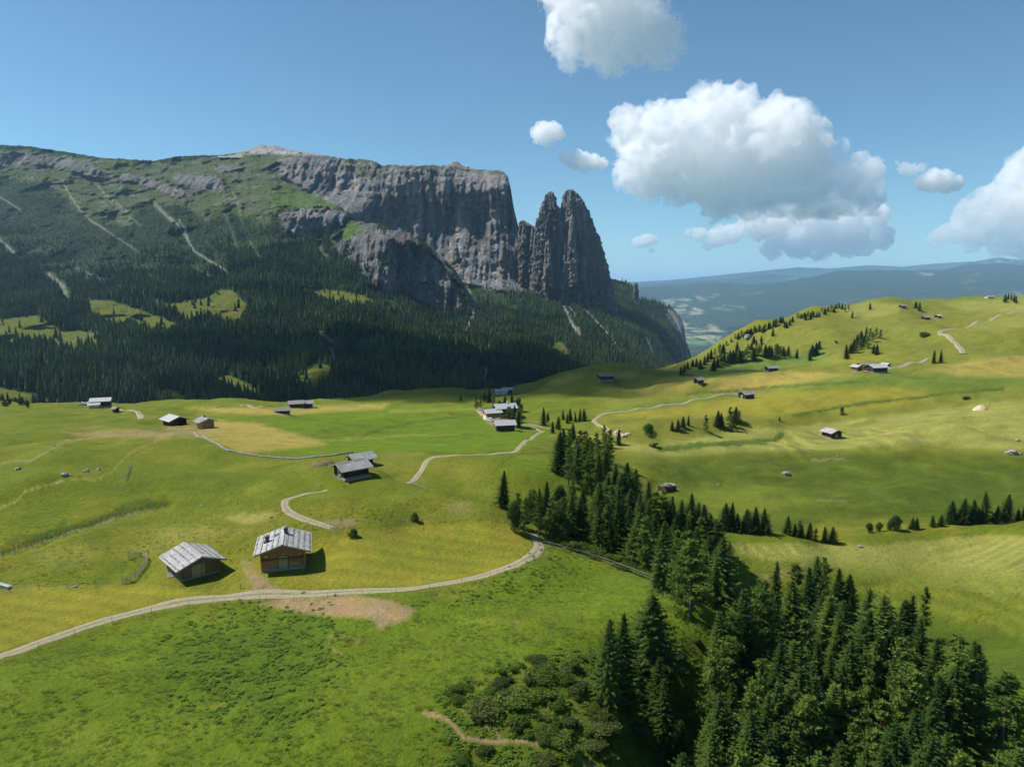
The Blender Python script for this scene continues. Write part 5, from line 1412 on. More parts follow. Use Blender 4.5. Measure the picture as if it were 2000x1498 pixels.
def forest(name, P, Hs, W):
    me = bpy.data.meshes.new(name); me.vertices.add(len(P)); me.vertices.foreach_set('co', P.astype(np.float32).ravel())
    a = me.attributes.new('size', 'FLOAT_VECTOR', 'POINT'); a.data.foreach_set('vector', np.stack([W, W, Hs], 1).astype(np.float32).ravel())
    a = me.attributes.new('turn', 'FLOAT_VECTOR', 'POINT'); a.data.foreach_set('vector', np.stack([0 * Hs, 0 * Hs, rng.uniform(0, 6.28, len(P))], 1).astype(np.float32).ravel())
    a = me.attributes.new('pick', 'INT', 'POINT'); a.data.foreach_set('value', rng.integers(0, 4, len(P)).astype(np.int32))
    me.update()
    o = link(name, me); o.modifiers.new('scatter', 'NODES').node_group = g_forest
    tag(o, kind='stuff')
    return o
# cells of the mountain mesh, weighted by area and by how wooded they are
A = PM[:-7][:, :-1]; B = PM[:-7][:, 1:]; Cc = PM[1:-6][:, :-1]; 
A = PM[:MR - 1, :-1]; B = PM[:MR - 1, 1:]; Cc = PM[1:MR, :-1]; Dd = PM[1:MR, 1:]
area = np.linalg.norm(np.cross(B - A, Cc - A), axis=2)
horiz = np.abs(np.cross((B - A)[..., :2], (Cc - A)[..., :2]))
fp = forest_p[:MR - 1, :-1]
uc, vc, dc = MU[:MR - 1, :-1], MV[:MR - 1, :-1], T1[:MR - 1, :-1]
treeline = -38 * (uc < 640) + np.interp(uc, [-330, 0, 100, 200, 300, 400, 480, 560, 650, 700, 760, 900, 1000, 1100, 1200, 1345], [500, 500, 540, 560, 545, 540, 520, 480, 470, 500, 560, 585, 565, 560, 550, 595])
nf = fbm(A[..., 0] / 120, A[..., 1] / 120, A[..., 2] / 120, 4)
low = sstep(-45, 60, vc - treeline + nf * 70)
patch = .10 + .90 * sstep(-.30, .02, nf + .25 * (low - .5) + (vc - treeline) / 420)
dens = fp * low * patch
dens = np.maximum(dens, fp * .05 * sstep(-90, 0, vc - treeline))
rockwood = rock[:MR - 1, :-1] * sstep(.15, .4, fbm(A[..., 0] / 40, A[..., 2] / 30, 3.0, 3)) * sstep(470, 560, vc) * .5
rockwood = np.maximum(rockwood, rock[:MR - 1, :-1] * fm[:MR - 1, :-1] * .55 * sstep(.0, .35, fbm(A[..., 0] / 45, A[..., 2] / 40, 13.0, 3)))
dens = np.maximum(dens, rockwood)
rare = np.maximum(mead[:MR - 1, :-1] * .02, 0)
w = (horiz + .25 * area) * np.maximum(dens, rare)
w[(uc < -200)] *= .5
flat_w = w.ravel()
N_F = int(min(52000, flat_w.sum() / 42.0))
print('forest weight', flat_w.sum(), N_F)
idx = rng.choice(len(flat_w), N_F, p=flat_w / flat_w.sum())
s1 = rng.uniform(0, 1, N_F)[:, None]; s2 = rng.uniform(0, 1, N_F)[:, None]
a_, b_, c_, d_ = (q.reshape(-1, 3)[idx] for q in (A, B, Cc, Dd))
PF = a_ * (1 - s1) * (1 - s2) + b_ * s1 * (1 - s2) + c_ * (1 - s1) * s2 + d_ * s1 * s2
hh = rng.uniform(11, 27, N_F) * (.55 + .45 * low.ravel()[idx])
forest('mountain_forest', PF - np.array([0, 0, 1.0]), hh, hh * rng.uniform(.75, 1.15, N_F))
# dwarf pine scrub above the trees: low mats
w2 = (horiz + .3 * area) * np.clip(fp * (1 - low * .9), 0, 1) * sstep(-.5, .1, nf) + horiz * upper[:MR - 1, :-1] * .06 * sstep(.1, .4, nf)
w2 = w2.ravel(); N_S = int(min(26000, w2.sum() / 50))
idx = rng.choice(len(w2), N_S, p=w2 / w2.sum())
a_, b_, c_, d_ = (q.reshape(-1, 3)[idx] for q in (A, B, Cc, Dd))
s1 = rng.uniform(0, 1, N_S)[:, None]; s2 = rng.uniform(0, 1, N_S)[:, None]
PS = a_ * (1 - s1) * (1 - s2) + b_ * s1 * (1 - s2) + c_ * (1 - s1) * s2 + d_ * s1 * s2
hs = rng.uniform(3, 6, N_S)
forest('dwarf_pine_scrub', PS - np.array([0, 0, .8]), hs, hs * rng.uniform(3.0, 5.0, N_S))
# wooded rim of the meadow plateau, beyond its edge
print('far', N_F, N_S)
# ================================================================== BARNS, HUTS, FARMS
def wood_mat(name, ca, cb, sc=(1, 1, 1), rough=.85):
    m, nt = material(name)
    oi = nt.add('ShaderNodeObjectInfo').outputs['Random']
    p = nt.objpos()
    n1 = nt.noise(nt.mapv(p, sc), 1.6, 5, .65); n2 = nt.noise(p, .7, 3, .6); n3 = nt.noise(nt.mapv(p, sc), 9.0, 3, .6)
    f = nt.math('ADD', nt.math('MULTIPLY', n1, .6), nt.math('ADD', nt.math('MULTIPLY', oi, .35), nt.math('MULTIPLY', n2, .25)))
    c = nt.mix(nt.ramp(f, .3, .85), ca, cb)
    c = nt.mix(nt.ramp(n3, .35, .6), nt.mix(1., c, (.6, .58, .56), 'MULTIPLY'), c)
    nt.base(c, rough, .15, nt.bump(n3, .02, .8))
    return m
m_logs = wood_mat('weathered_brown_logs', (.14, .088, .046), (.33, .225, .12), (.35, .35, 6))
m_logs_warm = wood_mat('sunburnt_orange_brown_logs', (.25, .118, .042), (.54, .29, .10), (.35, .35, 6))
m_logs_dark = wood_mat('blackened_logs', (.035, .026, .020), (.10, .070, .048), (.35, .35, 6))
m_shingle = wood_mat('silver_grey_larch_shingles', (.27, .268, .262), (.46, .455, .44), (1.5, 1.5, 1.5))
m_shingle_old = wood_mat('old_grey_shingles', (.16, .155, .15), (.32, .31, .30), (1.5, 1.5, 1.5))
m_board = wood_mat('pale_yellowish_boards', (.30, .21, .085), (.48, .37, .18), (6, 6, .4))
m_beam = wood_mat('dark_beam_wood', (.06, .04, .026), (.13, .09, .055), (2, 2, 2))
m_grey_wood = wood_mat('bleached_fence_wood', (.16, .14, .11), (.33, .30, .24), (2, 2, 2))
m_tin, nt = material('grey_sheet_metal_roof'); n1 = nt.noise(nt.objpos(), 1.2, 4, .6)
nt.base(nt.mix(n1, (.24, .245, .25), (.38, .38, .38)), .55, .4)
m_stone, nt = material('field_stone'); oi = nt.add('ShaderNodeObjectInfo').outputs['Random']; n1 = nt.noise(nt.objpos(), 3.0, 5, .65)
nt.base(nt.mix(nt.ramp(n1, .3, .7), (.13, .125, .115), (.33, .315, .29)), .9, .15, nt.bump(n1, .06))
m_dark_stone, nt = material('dark_lichen_stone'); n1 = nt.noise(nt.objpos(), 5.0, 4, .6)
nt.base(nt.mix(n1, (.05, .05, .052), (.15, .145, .14)), .9, .15)
m_glass, nt = material('window_glass'); nt.base((.05, .07, .09), .08, .6)
m_white, nt = material('white_plaster'); n1 = nt.noise(nt.objpos(), 2., 4, .6); nt.base(nt.mix(n1, (.55, .53, .48), (.72, .70, .66)), .9, .15)
m_hole, nt = material('dark_doorway'); nt.base((.015, .012, .010), .95, .05)  # flat near-black standing in for unlit doorways and bays; also colours the wheels

class MB:
    def __init__(self): self.v = []; self.f = []
    def box(self, lo, hi, M=None):
        x0, y0, z0 = lo; x1, y1, z1 = hi
        c = [(x0,y0,z0),(x1,y0,z0),(x1,y1,z0),(x0,y1,z0),(x0,y0,z1),(x1,y0,z1),(x1,y1,z1),(x0,y1,z1)]
        if M is not None: c = [tuple(M @ Vector(q)) for q in c]
        n = len(self.v); self.v += c
        self.f += [tuple(n + k for k in q) for q in ((0,3,2,1),(4,5,6,7),(0,1,5,4),(1,2,6,5),(2,3,7,6),(3,0,4,7))]
        return self
    def prism(self, pts, d):
        """pts: 3D polygon, extruded by vector d"""
        n = len(self.v); k = len(pts)
        self.v += [tuple(p) for p in pts] + [tuple(p[i] + d[i] for i in range(3)) for p in pts]
        self.f += [tuple(n + i for i in range(k))[::-1], tuple(n + k + i for i in range(k))]
        self.f += [(n + i, n + (i + 1) % k, n + k + (i + 1) % k, n + k + i) for i in range(k)]
        return self
    def tube(self, a, b, r0, r1=None, n=6, caps=True):
        a = Vector(a); b = Vector(b); r1 = r0 if r1 is None else r1
        d = (b - a).normalized(); s = d.orthogonal().normalized(); t = d.cross(s)
        m = len(self.v)
        for P, r in ((a, r0), (b, r1)):
            for k in range(n):
                an = 6.28318 * k / n + .4; q = P + (s * math.cos(an) + t * math.sin(an)) * r; self.v.append(tuple(q))
        self.f += [(m + k, m + (k + 1) % n, m + n + (k + 1) % n, m + n + k) for k in range(n)]
        if caps: self.f += [tuple(m + k for k in range(n))[::-1], tuple(m + n + k for k in range(n))]
        return self
    def rock(self, c, r, seed, n=7, m=5, sq=.75):
        q = np.random.default_rng(seed); base = len(self.v)
        ph = q.uniform(0, 6.28)
        for i in range(m + 1):
            th = math.pi * i / m
            for j in range(n):
                a = 6.283 * j / n + ph
                k = q.uniform(.75, 1.15)
                self.v.append((c[0] + r * k * math.sin(th) * math.cos(a), c[1] + r * k * math.sin(th) * math.sin(a) * .85, c[2] + r * sq * k * math.cos(th)))
        for i in range(m):
            for j in range(n):
                self.f.append((base + i * n + j, base + (i + 1) * n + j, base + (i + 1) * n + (j + 1) % n, base + i * n + (j + 1) % n))
        return self
    def build(self, name, mat, parent=None, smooth=False):
        me = bpy.data.meshes.new(name); me.from_pydata(self.v, [], self.f)
        if smooth: me.polygons.foreach_set('use_smooth', np.ones(len(me.polygons), bool))
        me.update()
        return link(name, me, parent, mat)

_roofboards = {}
def barn(u, v, hpx, theta, W, L, eave, rise, label, group=None, walls=None, roofm=None, name='hay_barn', cat='barn', detail=2, ov=1.1, ovl=1.0,
         stones=True, door='front', windows=0, lit=None, base_h=.35, courses=4, seed=0, pos=None):
    """W x L = roof plan, ridge along local y; the gable at -y is the front"""
    q = np.random.default_rng(seed + 900)
    g = ground_hit(u, v, hpx) if pos is None else Vector((pos[0], pos[1], float(ground_z(pos[0], pos[1]))))
    e = empty(name, g, R(theta)); tag(e, label, cat, group)
    walls = walls or m_logs; roofm = roofm or m_shingle
    w = W / 2 - ov; l = L / 2 - ovl
    slope = rise / (W / 2)
    zt = lambda x: eave + rise - slope * abs(x)        # underside of the roof
    # footing
    MB().box((-w - .08, -l - .08, -1.6), (w + .08, l + .08, base_h)).build('stone_footing', m_stone, e)
    if detail >= 2:
        rl = .115
        for side, (ax, ss) in enumerate((('x', -1), ('x', 1), ('y', -1), ('y', 1))):
            mb = MB(); z = base_h + rl + (.0 if ax == 'x' else rl)
            while z < (zt(w) - .06 if ax == 'y' else eave + rise - .2):
                if ax == 'x':          # gable walls
                    ex = w + .18 if z < zt(w) - .05 else max(.2, (eave + rise - z) / slope - .15)
                    mb.tube((-ex, ss * l, z), (ex, ss * l, z), rl * q.uniform(.92, 1.08), rl * q.uniform(.92, 1.08), 7)
                else:
                    mb.tube((ss * w, -l - .18, z), (ss * w, l + .18, z), rl * q.uniform(.92, 1.08), rl * q.uniform(.92, 1.08), 7)
                z += rl * 1.86
            mb.build('log_wall', walls, e, True)
        pr = [(-w + .03, -l + .03, base_h), (w - .03, -l + .03, base_h), (w - .03, -l + .03, zt(w) - .05), (0, -l + .03, eave + rise - .06), (-w + .03, -l + .03, zt(w) - .05)]
        MB().prism(pr, (0, 2 * l - .06, 0)).build('inner_lining', m_beam, e)
    else:
        pr = [(-w, -l, base_h - .02), (w, -l, base_h - .02), (w, -l, zt(w) - .02), (0, -l, eave + rise - .03), (-w, -l, zt(w) - .02)]
        MB().prism(pr, (0, 2 * l, 0)).build('log_wall', walls, e)
    # roof
    th = .10
    ca = math.atan(slope)
    for sgn in (-1, 1):
        M = Matrix.Rotation(sgn * ca, 4, 'Y')       # local slope plane
        sl = math.hypot(W / 2, rise)
        T = Matrix.Translation((0, 0, eave + rise)) @ Matrix.Rotation(sgn * ca, 4, 'Y')
        if detail >= 1:
            MB().box((min(0, sgn * sl), -L / 2, .0), (max(0, sgn * sl), L / 2, th * .6), T).build('roof', m_beam, e)
            rf = e.children[-1]
            nb = max(3, int(L / (1.05 if detail >= 2 else 1.6)))
            cs = sl / courses
            for c in range(courses):
                for b in range(nb):
                    y0 = -L / 2 - .05 + (L + .1) / nb * b; y1 = y0 + (L + .1) / nb - .025
                    key = (round(cs, 2), round(y1 - y0, 2), sgn)
                    if key not in _roofboards:
                        x0, x1 = (.0, sgn * (cs + .10))
                        me = bpy.data.meshes.new('shingle_panel'); mb = MB()
                        k = 3
                        for s_ in range(k):
                            ya = (y1 - y0) / k * s_ + .012; yb = (y1 - y0) / k * (s_ + 1) - .012; hz = [.0, .012, .005][s_ % 3]
                            mb.box((min(x0, x1), ya, 0 + hz), (max(x0, x1), yb, .035 + hz))
                        me.from_pydata(mb.v, [], mb.f); me.update(); _roofboards[key] = me
                    me = _roofboards[key]
                    if not me.materials: me.materials.append(m_shingle)
                    o = bpy.data.objects.new('shingle_panel', me)
                    COL.objects.link(o); o.parent = rf
                    o.material_slots[0].link = 'OBJECT'; o.material_slots[0].material = roofm
                    lift = .05 + q.uniform(0, .015)
                    # each course laps over the one below: tilted a touch flatter than the slope
                    o.matrix_local = T @ Matrix.Translation((sgn * (cs * c - .02), y0, th * .6 + lift)) @ Matrix.Rotation(sgn * .028 + q.uniform(-.006, .006), 4, 'Y')
            if stones:
                ms = MB(); mbt = MB()
                for c in range(courses):
                    xx = sgn * (cs * (c + .80))
                    mbt.tube(tuple(T @ Vector((xx, -L / 2 + .05, th + .10))), tuple(T @ Vector((xx, L / 2 - .05, th + .10))), .025, None, 5)
                    y = -L / 2 + .2
                    while y < L / 2 - .15:
                        if q.uniform() < .88:
                            pz = T @ Vector((xx - sgn * .13 + q.uniform(-.06, .06), y, th + .15))
                            ms.rock(pz, q.uniform(.085, .125), int(q.integers(1e6)), 6, 4, .6)
                        y += q.uniform(.5, .85)
                o = ms.build('roof_stones', m_dark_stone, rf, True); o['kind'] = 'stuff'
                mbt.build('batten', roofm, rf)
            # verge boards
            for ye in (-1, 1):
                MB().box((min(0, sgn * (sl + .03)), ye * (L / 2 + .06) - .03, -.10), (max(0, sgn * (sl + .03)), ye * (L / 2 + .06) + .03, th + .05), T).build('verge_board', m_grey_wood, rf)
        else:
            MB().box((min(0, sgn * sl), -L / 2, .0), (max(0, sgn * sl), L / 2, th * 1.6), T).build('roof', roofm, e)
    if detail >= 2:
        MB().box((-.14, -L / 2 - .05, eave + rise + th + .06), (.14, L / 2 + .05, eave + rise + th + .11)).build('ridge_cap', roofm, e)
        for y in np.linspace(-L / 2 + .1, L / 2 - .1, 5):      # purlins show under the overhang
            pass
        for x in (-w, 0, w):
            z = zt(x) - .12
            MB().tube((x, -L / 2 + .06, z), (x, L / 2 - .06, z), .10, None, 7).build('purlin', m_beam, e, True)
    yf = -l - .12
    if door == 'front' and detail >= 1:
        h = min(2.0, eave - base_h - .2) if eave > 2.3 else 1.55
        d = empty('door'); d.parent = e
        for k in range(5):
            MB().box((-.75 + .30 * k, yf - .055, base_h), (-.46 + .30 * k, yf - .012, base_h + h)).build('door_board', m_board if lit is None else lit, d)
        MB().box((-.85, yf - .05, base_h), (-.76, yf, base_h + h + .1)).build('door_post', m_beam, d); MB().box((.76, yf - .05, base_h), (.85, yf, base_h + h + .1)).build('door_post', m_beam, d)
        MB().box((-.85, yf - .06, base_h + h + .01), (.85, yf, base_h + h + .12)).build('lintel', m_beam, d)
    elif door == 'front':
        MB().box((-.7, -l - .03, base_h), (.7, -l + .03, base_h + 1.6)).build('door', m_hole, e)
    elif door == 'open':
        MB().box((-.2, -l - .14, base_h), (w * .92, -l + .02, zt(w) - .1)).build('bay_shade_panel', m_hole, e)  # solid dark panel on the gable, painted as the shade inside the bay
    for k in range(windows):
        x = (k - (windows - 1) / 2) * w * .78
        z = eave - .72
        wd = MB().box((x - .28, yf - .05, z), (x + .28, yf - .01, z + .45)).build('window_shutter', m_board, e)
    return e, T
# --- the two barns in front
b1, _ = barn(554, 1058, 3.6, 15, 8.7, 9.0, 3.15, 1.45, 'tall brown barn with two dark chimneys and a skylight on its grey roof', 'log barns beside the gravel track', m_logs_warm, m_shingle, ov=1.05, ovl=1.1, windows=3, base_h=.5, courses=5, seed=1)
# jetty course, chimneys, skylight and stone step of the right barn
MB().box((-3.3, -3.62, 2.05), (3.3, -3.45, 2.22)).build('jetty_beam', m_beam, b1)
mb = MB()
for k in range(13): mb.box((-3.1 + k * .51, -3.72, 1.83), (-2.98 + k * .51, -3.50, 2.05))
mb.build('beam_ends', m_beam, b1)['kind'] = 'stuff'
MB().box((1.1, -3.62, .9), (2.5, -3.53, 1.25)).build('vent_board', m_board, b1)
for (x, y) in ((-2.55, -.1), (.35, 1.3)):
    z0 = 3.15 + 1.45 - abs(x) * 1.45 / 4.35
    ch = MB().box((x - .28, y - .28, z0 - .1), (x + .28, y + .28, z0 + .75)).build('chimney', m_dark_stone, b1)
    MB().prism([(x - .42, y - .4, z0 + .95), (x + .42, y - .4, z0 + .95), (x, y - .4, z0 + 1.25)], (0, .8, 0)).build('chimney_cap', m_dark_stone, ch)
    for sx in (-.3, .3): MB().box((x + sx - .03, y - .3, z0 + .74), (x + sx + .03, y + .3, z0 + .98)).build('cap_support', m_dark_stone, ch)
    MB().prism([(x - .55, y - .5, z0 + .12 + (.18 if x < 0 else 0)), (x + .2, y - .5, z0 + .38), (x + .2, y - .3, z0 + .12), (x - .55, y - .3, z0 + .0)], (0, .9, 0)).build('flashing', m_dark_stone, ch)
sl_ = math.atan(1.45 / 4.35)
Tm = Matrix.Translation((-1.15, 1.35, 3.15 + 1.45 - 1.15 / 3 + .24)) @ Matrix.Rotation(-sl_, 4, 'Y')
sk = MB().box((-.55, -.5, -.06), (.55, .5, .05), Tm).build('skylight', m_tin, b1)
MB().box((-.46, -.42, .052), (.46, .42, .075), Tm).build('skylight_pane', m_glass, sk)
b2, _ = barn(376, 1082, 2.9, 43, 7.8, 8.6, 2.15, 1.45, 'low barn with stone-weighted grey roof and pale double door, left of the taller barn', 'log barns beside the gravel track', m_logs, m_shingle, ov=1.0, ovl=1.1, seed=2, base_h=.3, courses=4)
for k in range(6):
    MB().box((-1.35 + .34 * k, -3.42, .3), (-1.03 + .34 * k, -3.34, 2.2 + .1 * (k % 2))).build('plank', m_board, b2)
# --- the pair in the middle distance
b3, _ = barn(686, 908, 2.6, -50, 6.2, 7.4, 2.1, 1.25, 'dark log hut with grey roof standing in front of a smaller hut', 'log huts on the middle meadow', m_logs_dark, m_shingle, ov=.9, ovl=.9, seed=3, base_h=.6)
MB().box((1.9, -3.2, .0), (3.0, 3.2, .45)).build('plinth', m_stone, b3)
b4, _ = barn(704, 890, 2.6, -48, 5.6, 6.4, 2.0, 1.2, 'smaller log hut half hidden behind the dark one', 'log huts on the middle meadow', m_logs_dark, m_shingle, ov=.9, ovl=.9, seed=4, detail=1)
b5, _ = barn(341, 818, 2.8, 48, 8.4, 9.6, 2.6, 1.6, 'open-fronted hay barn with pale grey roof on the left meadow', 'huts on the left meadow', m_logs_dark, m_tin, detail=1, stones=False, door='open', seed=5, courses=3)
b6, _ = barn(401, 822, 2.8, 42, 6.6, 6.8, 2.7, 1.3, 'brown hut with a stub chimney right of the open hay barn', 'huts on the left meadow', m_logs_warm, m_shingle_old, detail=1, stones=False, seed=6, courses=3)
MB().box((-.3, .3, 3.7), (.2, .8, 4.7)).build('chimney', m_dark_stone, b6)
# --- far huts: photo x, y of the roof middle, roof height, angle, plan, eave, rise, label, name
FAR = [
 (578,785,3.2,-70,7.5,9.0,2.4,1.6,'left one of two dark huts close together on the far left meadow', 'hut', m_logs_dark, m_shingle_old),
 (601,785,3.2,-68,6.0,6.5,2.4,1.5,'right one of two dark huts close together on the far left meadow', 'hut', m_logs_dark, m_shingle_old),
 (552,799,2.0,-75,4.5,7.5,1.4,1.1,'low hut in front of the two dark huts on the far left meadow','hut', m_logs_dark, m_shingle_old),
 (197,780,3.6,-70,7.5,10.5,2.8,1.6,'grey-roofed farmhouse at the far left edge of the meadow','farmhouse', m_logs_dark, m_tin),
 (183,788,2.4,-62,4.2,6.0,1.6,1.0,'small white-walled annex left of the grey-roofed farmhouse','hut', m_white, m_tin),
 (226,797,2.0,60,3.6,4.0,1.6,.9,'tiny dark hut beside the track on the far left meadow','hut', m_logs_dark, m_shingle_old),
 (979,762,3.2,-80,7.0,9.5,2.5,1.4,'left one of two grey-roofed huts in the hollow beyond the farm','hut', m_white, m_tin),
 (990,759,3.2,-76,6.5,8.0,2.5,1.4,'right one of two grey-roofed huts in the hollow beyond the farm','hut', m_logs_dark, m_tin),
 (1183,732,3.4,-80,7.5,11.5,2.6,1.7,'long dark barn on top of the rounded shaded knoll','barn', m_logs_dark, m_shingle_old),
 (1192,735,2.4,-60,3.8,4.6,1.8,1.0,'small pale annex beside the long dark barn on the knoll','hut', m_white, m_shingle_old),
 (1365,740,2.8,-55,5.0,6.5,2.2,1.3,'single dark hut on the tan strip of meadow right of the knoll','hut', m_logs_dark, m_shingle_old),
 (1507,717,2.8,-75,6.0,9.0,2.2,1.4,'grey-roofed hut alone below the pale green field','hut', m_logs_dark, m_shingle),
 (1458,767,3.2,-62,6.8,8.4,2.6,1.5,'dark barn with grey roof at the end of the winding white track','barn', m_logs_dark, m_shingle_old),
 (1674,715,3.2,20,6.0,6.5,2.6,1.4,'dark red-brown hut at the left end of the hamlet on the right slope','hut', m_logs, m_shingle),
 (1692,710,3.0,-78,4.5,12.0,2.4,1.0,'long low shed at the back of the hamlet on the right slope','shed', m_logs_dark, m_shingle_old),
 (1711,714,3.6,-72,9.0,12.0,2.6,1.8,'largest grey-roofed barn of the hamlet on the right slope','barn', m_logs_dark, m_shingle),
 (1730,711,2.2,30,5.0,5.5,1.8,1.1,'low pale-roofed shed at the right end of the hamlet beside the track','shed', m_logs, m_shingle),
 (1763,597,2.8,-70,6.0,8.5,2.2,1.4,'dark hut on the edge of the pale mown hilltop','hut', m_logs_dark, m_shingle_old),
 (1808,619,3.0,-70,7.0,9.0,2.4,1.4,'larger left one of two huts on the upper right hillside','hut', m_logs_dark, m_shingle_old),
 (1832,616,2.8,-70,6.0,6.5,2.2,1.3,'smaller right one of two huts on the upper right hillside','hut', m_logs_dark, m_shingle),
 (1462,654,2.8,-75,6.0,9.0,2.2,1.2,'pale-roofed hut among the trees of the ridge','hut', m_white, m_shingle_old),
 (1932,579,2.8,-80,8.0,12.0,2.2,1.4,'pale hut on the far right skyline','hut', m_white, m_shingle_old),
 (1625,841,2.8,18,7.0,7.0,2.2,1.3,'dark wooden hay barn alone on the mown field at the right','barn', m_logs_dark, m_shingle),
]
for i, (u, v, hp, th_, W, L, ea, ri, lab, nm, wm, rm) in enumerate(FAR):
    det = 1 if nm in ('barn',) and u in (1625, 1458) else 0
    ee, _ = barn(u, v, hp, th_, W, L, ea, ri, lab, 'huts scattered over the far meadows', wm, rm, name={'hut': 'hut', 'barn': 'hay_barn', 'shed': 'shed', 'farmhouse': 'farmhouse'}[nm], cat=nm, detail=det, ov=.8, ovl=.8, stones=False, seed=20 + i, courses=3)
    if wm is not m_logs_dark and det == 0:
        MB().box((W * .5 - .84, -1.2, 1.1), (W * .5 - .76, -.4, 1.8)).build('window', m_glass, ee)
# the collapsed hut by the gully
rh = ground_hit(1303, 952, 1.0)
e = empty('collapsed_hut', rh, R(-62)); tag(e, 'old dark log hut with a broken roof of loose boards, standing above the gully', 'hut')
mb = MB()
for k in range(7):
    for s_ in (-1, 1):
        mb.tube((-1.5, s_ * 2.0, .15 + .22 * k), (1.5, s_ * 2.0, .15 + .22 * k), .11); mb.tube((s_ * 1.4, -2.2, .05 + .22 * k), (s_ * 1.4, 2.2, .05 + .22 * k), .11)
mb.box((-1.35, -1.9, -1), (1.35, 1.9, 1.35))
mb.build('log_wall', m_logs_dark, e)
q = np.random.default_rng(77)
for k in range(12):
    T_ = Matrix.Translation((q.uniform(-.9, .9), -2.1 + .38 * k, 1.75 + q.uniform(-.1, .28))) @ Matrix.Rotation(q.uniform(-.35, .35), 4, 'Y') @ Matrix.Rotation(q.uniform(-.25, .25), 4, 'X') @ Matrix.Rotation(q.uniform(-.2, .2), 4, 'Z')
    MB().box((-1.0, -.16, -.03), (1.0, .16, .03), T_).build('roof_board', m_shingle, e)
for k in range(7):
    mb = MB().rock((q.uniform(-2.6, 1.5), 2.6 + q.uniform(-.4, .8) if k % 2 else -2.8, .1), q.uniform(.2, .45), 300 + k); mb.build('foundation_stone', m_stone, e, True)

# --- the farm with grey roofs in the middle
f0 = ground_hit(978, 801, 4.0)
fe = empty('farmhouse', f0, R(-72)); tag(fe, 'large farmhouse with two stepped grey roofs and a pale stone yard', 'farmhouse')
def gable_block(par, cx, cy_, W, L, eave, rise, wallm, roofm, base=m_white, ovh=.9, z0=0.0):
    w, l = W / 2 - ovh, L / 2 - ovh; sl = rise / (W / 2)
    MB().box((cx - w - .05, cy_ - l - .05, -2.5), (cx + w + .05, cy_ + l + .05, z0 + 2.4)).build('ground_floor', base, par)
    zt = lambda x: eave + rise - sl * abs(x)
    MB().prism([(cx - w, cy_ - l, z0 + 2.4), (cx + w, cy_ - l, z0 + 2.4), (cx + w, cy_ - l, zt(w)), (cx, cy_ - l, eave + rise - .03), (cx - w, cy_ - l, zt(w))], (0, 2 * l, 0)).build('upper_wall', wallm, par)
    for sg in (-1, 1):
        T_ = Matrix.Translation((cx, cy_, eave + rise)) @ Matrix.Rotation(sg * math.atan(sl), 4, 'Y'); s_ = math.hypot(W / 2, rise)
        MB().box((min(0, sg * s_), -L / 2, 0), (max(0, sg * s_), L / 2, .16), T_).build('roof', roofm, par)
    for k in range(int(2 * l / 2.2)):
        y = cy_ - l + 1.3 + k * 2.2
        for z in (.9, 3.1):
            if z + 1 > zt(w): continue
            wf = MB().box((cx + w + .02, y - .4, z), (cx + w + .09, y + .4, z + 1.0)).build('window', m_board, par)
            MB().box((cx + w + .09, y - .32, z + .08), (cx + w + .11, y + .32, z + .92)).build('pane', m_glass, wf)
            wf = MB().box((cx - w - .09, y - .4, z), (cx - w - .02, y + .4, z + 1.0)).build('window', m_board, par)
            MB().box((cx - w - .11, y - .32, z + .08), (cx - w - .09, y + .32, z + .92)).build('pane', m_glass, wf)
gable_block(fe, 0, 2.0, 9.5, 11.5, 5.2, 1.9, m_logs_dark, m_tin)
gable_block(fe, 3.4, -5.5, 8.0, 9.0, 3.9, 1.5, m_logs_warm, m_tin)
MB().box((6.0, -9.5, 2.3), (7.6, -2.0, 2.4)).build('balcony', m_board, fe)
MB().box((-.35, 3.0, 6.3), (.35, 3.7, 8.0)).build('chimney', m_white, fe)
MB().box((4.2, 2.4, 2.6), (6.4, 7.0, 2.75)).build('porch_roof', m_tin, fe)
for y in (2.6, 4.7, 6.8): MB().box((6.15, y - .08, -1.0), (6.3, y + .08, 2.6)).build('porch_post', m_logs, fe)
barn(985, 825, 3.2, -78, 7.0, 8.6, 2.6, 1.4, 'dark barn with grey roof standing in front of the large farmhouse', None, m_logs_dark, m_tin, detail=1, ov=.7, ovl=.7, stones=False, seed=60, courses=3)

# cars and tables on the farm yard: a few pixels each
def small_car(u, v, colr_, label, th_):
    g = ground_hit(u, v)
    e = empty('parked_car', g, R(th_)); tag(e, label, 'car', 'cars parked at the farms')
    m, nt = material('car_paint'); nt.base(colr_, .3, .5)
    MB().box((-.85, -2.1, .30), (.85, 2.1, .85)).prism([(-.74, -1.5, .85), (-.74, 1.2, .85), (-.66, .75, 1.42), (-.66, -1.2, 1.42)], (1.4, 0, 0)).build('body', m, e)
    MB().prism([(-.765, -1.3, .9), (-.765, 1.0, .9), (-.70, .68, 1.35), (-.70, -1.1, 1.35)], (1.50, 0, 0)).build('windows', m_glass, e)
    for x in (-.86, .74):
        for y in (-1.3, 1.35): MB().tube((x, y, .33), (x + .12, y, .33), .33, None, 10).build('wheel', m_hole, e)
small_car(957, 822, (.6, .6, .6), 'silver car left of the dark barn on the farm yard', 30)
small_car(950, 816, (.08, .09, .12), 'dark car on the track at the left side of the farm yard', 50)
small_car(161, 791, (.7, .7, .7), 'leftmost pale car parked left of the far grey-roofed farmhouse', 80)
small_car(170, 791, (.75, .74, .72), 'middle pale car parked left of the far grey-roofed farmhouse', 84)
small_car(1688, 722, (.35, .05, .04), 'small reddish vehicle in front of the hamlet on the right slope', 70)
